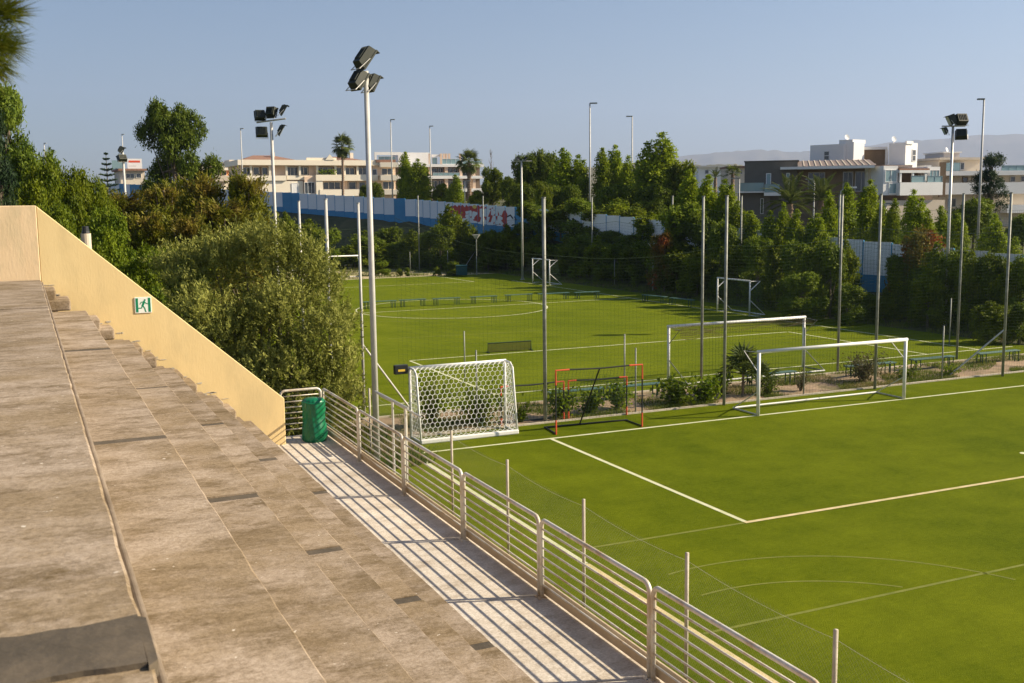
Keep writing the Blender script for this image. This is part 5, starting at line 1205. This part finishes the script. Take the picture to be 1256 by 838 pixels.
# billboards and tan house on the far left
for nm, l, x0, x1, yt, yb, red in (('billboard', 'pale teal billboard behind the small distant floodlights', 138, 153, 197, 208, False), ('billboard', 'white billboard with a red band right of the small distant floodlights', 157, 174, 195, 207, True)):
    p = at((x0 + x1) / 2, yb, 195); t = thing(nm, l, 'billboard', (p.x, p.y, p.z), -.03, 'billboards'); hw = (x1 - x0) / 2 * 195 / FPX; h = (yb - yt) * 195 / FPX
    MB().box(-hw, hw, -.1, .1, 0, h).build('board', MT['wwhite'] if red else MT['bglass'], t)
    if red: MB().box(-hw * .8, hw * .75, -.12, -.101, h * .62, h * .82).build('red_band', MT['red'], t); MB().box(-hw * .8, hw * .2, -.12, -.101, h * .25, h * .30).build('text_strip', MT['wgrey'], t)
    for s in (-.6, .6): MB().box(hw * s - .1, hw * s + .1, .12, .3, -6, h * .9).build('leg', MT['pole'], t)
b = Site('tan_house', 'tan flat-roofed house under the billboards', 'house', 165, 235, 190, 8)
b.box('wall', 'beige', 150, 178, 210, 250, 0, 8); b.box('roof', 'tile', 147, 180, 207.5, 209.9, -1, 8.5); b.window(156, 166, 213, 219, -.03, 'cream', 2); b.window(168, 174, 213, 219, -.03, 'cream')

# taupe house with solar roof and white towers
b = Site('taupe_house', 'taupe clad house with sloping tiled roof, glass balconies and white roof towers', 'house', 985, 262, 118, 0)
b.box('wall', 'taupe', 914, 977, 198.5, 285, 0, 9); b.box('roof_slab', 'taupe', 913, 979, 197.0, 198.3, -.05, 9)
b.box('right_wall', 'brown', 977.2, 1061, 208, 285, 1.2, 9); b.box('stone_pier', 'beige', 1060, 1068, 203, 250, .3, 5)
rf = MB(); z0, z1 = b.Z(205.3), b.Z(197.4); rf.add([(b.X(978), -1.0, z0), (b.X(1068), -1.0, z0), (b.X(1062), 2.4, z1), (b.X(977), 2.4, z1), (b.X(978), -1.0, z0 - .12), (b.X(1068), -1.0, z0 - .12), (b.X(1062), 2.4, z1 - .15), (b.X(977), 2.4, z1 - .15)], [(0, 1, 2, 3), (7, 6, 5, 4), (0, 4, 5, 1), (1, 5, 6, 2), (2, 6, 7, 3), (3, 7, 4, 0)])
rfo = rf.build('roof', MT['rooftile'], b.t)
for i in range(1, 13):
    xa = 978 + 90 * i / 13; xb_ = 977 + 85 * i / 13; MB().obox(((b.X(xa) + b.X(xb_)) / 2, .7, (z0 + z1) / 2 + .03), ((b.X(xb_) - b.X(xa)) / 2, 1.7, (z1 - z0) / 2), (.05, 0, 0), (0, 0, .03)).build('roof_rib', MT['beige'], rfo)
b.box('fascia', 'wwhite', 957, 1066, 205.6, 208.6, -1.15, -.95); b.box('soffit', 'wwhite', 958, 1066, 207.6, 208.4, -.94, 1.15)
b.box('balcony_slab', 'wwhite', 907, 938.5, 234.4, 236, -1.6, 4); b.box('balcony_front', 'wwhite', 938.6, 958, 236, 240, -2.0, 3); b.box('lower_wall', 'taupe', 907, 945, 236.2, 285, -.9, 5)
for x0, x1, yt, yb, y in ((908, 938, 224, 234.2, -1.5), (939, 957, 226, 235.8, -1.9)): b.window(x0, x1, yt, yb, y, 'bglass', 3, 'bglass', .03)
b.window(940, 946, 212.5, 228, -.03, 'wwhite', 1, 'bglass'); b.window(964, 968.5, 212.5, 226, -.03, 'wwhite', 1, 'bglass'); b.window(934, 938, 243, 262, -.93, 'wgrey', 1); b.window(908.5, 917, 225, 233, -.03, 'wgrey', 2, 'bglass')
b.window(1031, 1043, 212, 236, 1.17, 'wgrey', 2); b.window(1045, 1060, 212, 236, 1.17, 'wgrey', 2); b.window(990, 1010, 212, 232, 1.17, 'wgrey', 3)
def dish(site, px, py, y, r_=.32):
    c = Vector((site.X(px), y, site.Z(py))); mb = MB(); vs = [c]; ax = Vector((.5, -.75, .3)).normalized(); u_ = ax.orthogonal().normalized(); v_ = ax.cross(u_)
    for rr_, dp in ((.5, .05), (1, .18)):
        for k in range(14): an = k * math.pi / 7; vs.append(c + (u_ * math.cos(an) + v_ * math.sin(an)) * r_ * rr_ + ax * dp * r_)
    fs = [(0, 1 + k, 1 + (k + 1) % 14) for k in range(14)] + [(1 + k, 15 + k, 15 + (k + 1) % 14, 1 + (k + 1) % 14) for k in range(14)]
    mb.add(vs, fs); mb.tube([c, (c.x, c.y + .1, c.z - r_ * 1.4)], .04, 6); mb.build('satellite_dish', MT['wwhite'], site.t)
# first white tower: grey left face, sunlit right face
o, (C, L_, R_) = b.corner('tower_wall', 'wwhite', 992, 1033, 1058.5, 176, 204, 5.5, 40); b.corner('tower_cap', 'wwhite', 1027, 1043, 1059.5, 171, 175.8, 5.4, 40); b.corner('lift_room', 'wwhite', 1034, 1044.5, 1058, 174, 203, 5.3, 40)
def face_window(site, a, c, f0, f1, yt, yb, panes=1):
    a, c = Vector(a), Vector(c); d = (c - a); n = Vector((d.y, -d.x)).normalized(); n = n if n.y < 0 else -n; p, q = a + d * f0 + n * .03, a + d * f1 + n * .03; mb = MB(); za, zb = site.Z(yb), site.Z(yt)
    mb.add([(p.x, p.y, za), (q.x, q.y, za), (q.x, q.y, zb), (p.x, p.y, zb)], [(0, 1, 2, 3)]); f = MB(); m_ = d.normalized() * .05
    for (s0, s1, z0_, z1_) in ((p, p + m_, za, zb), (q - m_, q, za, zb), (p, q, zb - .08, zb), (p, q, za, za + .08), (p, q, (za + zb) / 2 - .03, (za + zb) / 2 + .03)):
        s0_, s1_ = Vector(s0), Vector(s1); f.prism([s0_ - n * .02, s1_ - n * .02, s1_ + n * .03, s0_ + n * .03], z0_, z1_)
    fo = f.build('window', MT['wwhite'], site.t); mb.build('pane', MT['glass'], fo)
face_window(b, L_, C, .42, .58, 184, 196); face_window(b, C, R_, .12, .42, 180.5, 197)
dish(b, 1036.5, 167.5, 6.5)
b.box('mid_block', 'brown', 1058, 1086, 183, 204, 8.5, 13); b.box('mid_roof', 'wwhite', 1057, 1087, 179.6, 182.8, 8.2, 13.2); b.box('corner_post', 'wwhite', 1084.5, 1088, 183, 206, 8.25, 8.48)
o, (C, L_, R_) = b.corner('tower_wall', 'wwhite', 1088, 1107, 1123, 176, 212, 6.5, 40); b.corner('tower_cap', 'wwhite', 1106.5, 1108, 1117, 174, 177.5, 6.4, 40); face_window(b, C, R_, .55, .85, 184, 199)
dish(b, 1094, 170.5, 8)
b = Site('white_villa', 'white villa with tiled terrace roof and glass parapets between the towers and the dark pine', 'house', 1110, 262, 116, 38)
b.box('wall', 'shade_brown', 1082, 1150, 211, 285, 1.2, 9); b.box('bay', 'wwhite', 1080, 1096, 204.5, 239.5, -.6, 4); b.window(1081.5, 1095, 209, 224, -.62, 'wwhite', 2, 'bglass'); b.window(1086, 1095, 225, 238, -.62, 'wwhite', 1, 'bglass')
b.box('terrace_roof', 'tile', 1096.2, 1131, 207.5, 209.6, -.8, 4); b.box('terrace_beam', 'wwhite', 1096.2, 1131, 209.8, 213, -.9, -.5)
for x in (1098, 1112, 1126.5): MB().box(b.X(x) - .1, b.X(x) + .1, -.85, -.6, b.Z(224), b.Z(213)).build('column', MT['wwhite'], b.t)
b.box('balcony_parapet', 'wwhite', 1095, 1144, 224.5, 240, -1.2, -.65); b.box('tall_bay', 'wwhite', 1131.5, 1146, 205.5, 224.3, -.4, 4); b.window(1133, 1145, 209.5, 223.5, -.43, 'wgrey', 3, 'bglass')
b.window(1109, 1124, 216.5, 224.3, -1.0, 'bglass', 1, 'bglass', .03); b.window(1127, 1144, 217, 224.3, -1.05, 'bglass', 2, 'bglass', .03); b.box('rear_roof', 'rooftile', 1112, 1146, 201.5, 204.8, 4.2, 9)
for k in range(26):
    pass
b.box('lower_terrace', 'beige', 1082, 1150, 246, 285, -.8, 1.1)
b = Site('beige_house', 'beige flat-roofed house with round-topped roof room behind the right floodlight', 'house', 1200, 262, 124, 34)
b.box('wall', 'beige', 1151, 1262, 216, 285, 1, 12); b.box('floor_band', 'wwhite', 1150, 1264, 210.5, 215.8, -.6, 12); b.box('brown_pier', 'brown', 1151, 1157, 200, 241, -.9, -.61)
b.box('roof_storey', 'beige', 1170, 1217, 196, 210.3, 3, 10); b.box('roof_edge', 'beige', 1167, 1221, 193, 195.8, 2.2, 10.5); b.box('roof_room', 'wgrey', 1181, 1199, 187, 192.8, 4, 8); b.box('roof_room_cap', 'wwhite', 1179.5, 1200.5, 185.2, 186.9, 3.8, 8.2); dish(b, 1189.5, 182.5, 5, .3)
b.box('parapet', 'wwhite', 1157.5, 1262, 224.5, 238.5, -.6, -.3); b.window(1186, 1192, 217.5, 224, .97, 'brown', 1); b.window(1194, 1199, 199, 208, 2.97, 'wgrey', 1); b.window(1176, 1192, 199.5, 209.5, 2.6, 'bglass', 2, 'bglass', .03)
b.window(1222, 1264, 204, 210.3, -.3, 'bglass', 5, 'bglass', .03); b.window(1240, 1246, 217, 224, .97, 'wgrey', 1); b.window(1252, 1262, 216.5, 224, .97, 'wgrey', 2); b.box('lower_wall', 'wwhite', 1230, 1264, 252, 262, -.4, .9); b.window(1170, 1180, 243, 254, .97, 'wgrey', 2)
b.box('left_wing', 'wwhite', 1143, 1151, 203, 211, 1, 8)
for l, x0, x1, yt, yb, d in (('low white house far away beyond the small palms', 857, 895, 203.5, 222, 300), ('long brown-roofed far house left of the white one', 838, 860, 206, 222, 310), ('far low house left of the taupe house', 893, 914, 204, 225, 240)):
    b = Site('far_house', l, 'house', (x0 + x1) / 2, 225, d, 10, 'far houses'); b.box('wall', 'wwhite' if 'white house' in l else 'beige', x0, x1, yt + 2.5, 240, 0, 10); b.box('roof', 'cream' if 'white house' in l else 'tile', x0 - 1, x1 + 1, yt, yt + 2.4, -.8, 10.5)
    for k in range(3): xw = x0 + (x1 - x0) * (.2 + .25 * k); b.window(xw, xw + (x1 - x0) * .12, yt + 5, yt + 10, -.03, 'wgrey', 1, 'glass', .1)

# ------------------------------------------------------------------ hills and mountains
def ridge(name, d, prof_, thick, m, seed, rough):
    rr = random.Random(seed); V = []; n = 90; rows = 9
    xs = np.interp(np.linspace(0, 1, n), np.linspace(0, 1, len(prof_)), [p[0] for p in prof_]); ys = np.interp(xs, [p[0] for p in prof_], [p[1] for p in prof_])
    for j in range(rows):
        u = j / (rows - 1)
        for i in range(n):
            p = at(xs[i], ys[i] , d); f = Vector((p.x, p.y, 0)).normalized(); h = max(2, p.z + rr.uniform(-rough, rough)); prof_h = math.sin(math.pi * min(1, .08 + u * .92 if u < .5 else 1.08 - u * .92 - .08)) if False else (1 - abs(2 * u - 1)) ** .8
            q = Vector((p.x, p.y, 0)) + f * thick * (u - .5) * 2; hh = h * prof_h + (rr.uniform(-rough, rough) * 2.0 if 0 < j < rows - 1 and j != rows // 2 else 0); V.append((q.x, q.y, hh - .5))
    F = [(j * n + i, j * n + i + 1, (j + 1) * n + i + 1, (j + 1) * n + i) for j in range(rows - 1) for i in range(n - 1)]
    me = bpy.data.meshes.new(name); me.from_pydata(V, [], F); me.materials.append(MT[m]); me.polygons.foreach_set('use_smooth', [True] * len(F)); setting(link(name, me))
ridge('mountains', 9000, [(690, 238), (740, 226), (790, 205), (835, 191), (870, 188), (905, 185), (945, 184), (975, 187), (1000, 185), (1060, 179), (1110, 173), (1150, 170), (1200, 166), (1256, 165), (1330, 160), (1430, 170), (1560, 190), (1700, 228)], 1100, 'mount', 1, 7)
ridge('near_hills', 1100, [(520, 236), (600, 224), (650, 214), (720, 205), (760, 200), (820, 198), (860, 203), (900, 200), (930, 206), (1000, 212), (1100, 222)], 160, 'mount', 2, 1.0)

# ------------------------------------------------------------------ air
hm = bpy.data.materials.new('air'); hm.use_nodes = True
N = hm.node_tree.nodes; N.remove(N['Principled BSDF']); pv = N.new('ShaderNodeVolumePrincipled')
pv.inputs['Color'].default_value = (.54, .67, 1, 1); pv.inputs['Density'].default_value = 0.00009; pv.inputs['Anisotropy'].default_value = .2
hm.node_tree.links.new(pv.outputs[0], N['Material Output'].inputs['Volume'])
stuff(MB().box(-11500, 11500, -11500, 11500, -1.5, 1150).build('haze', hm))
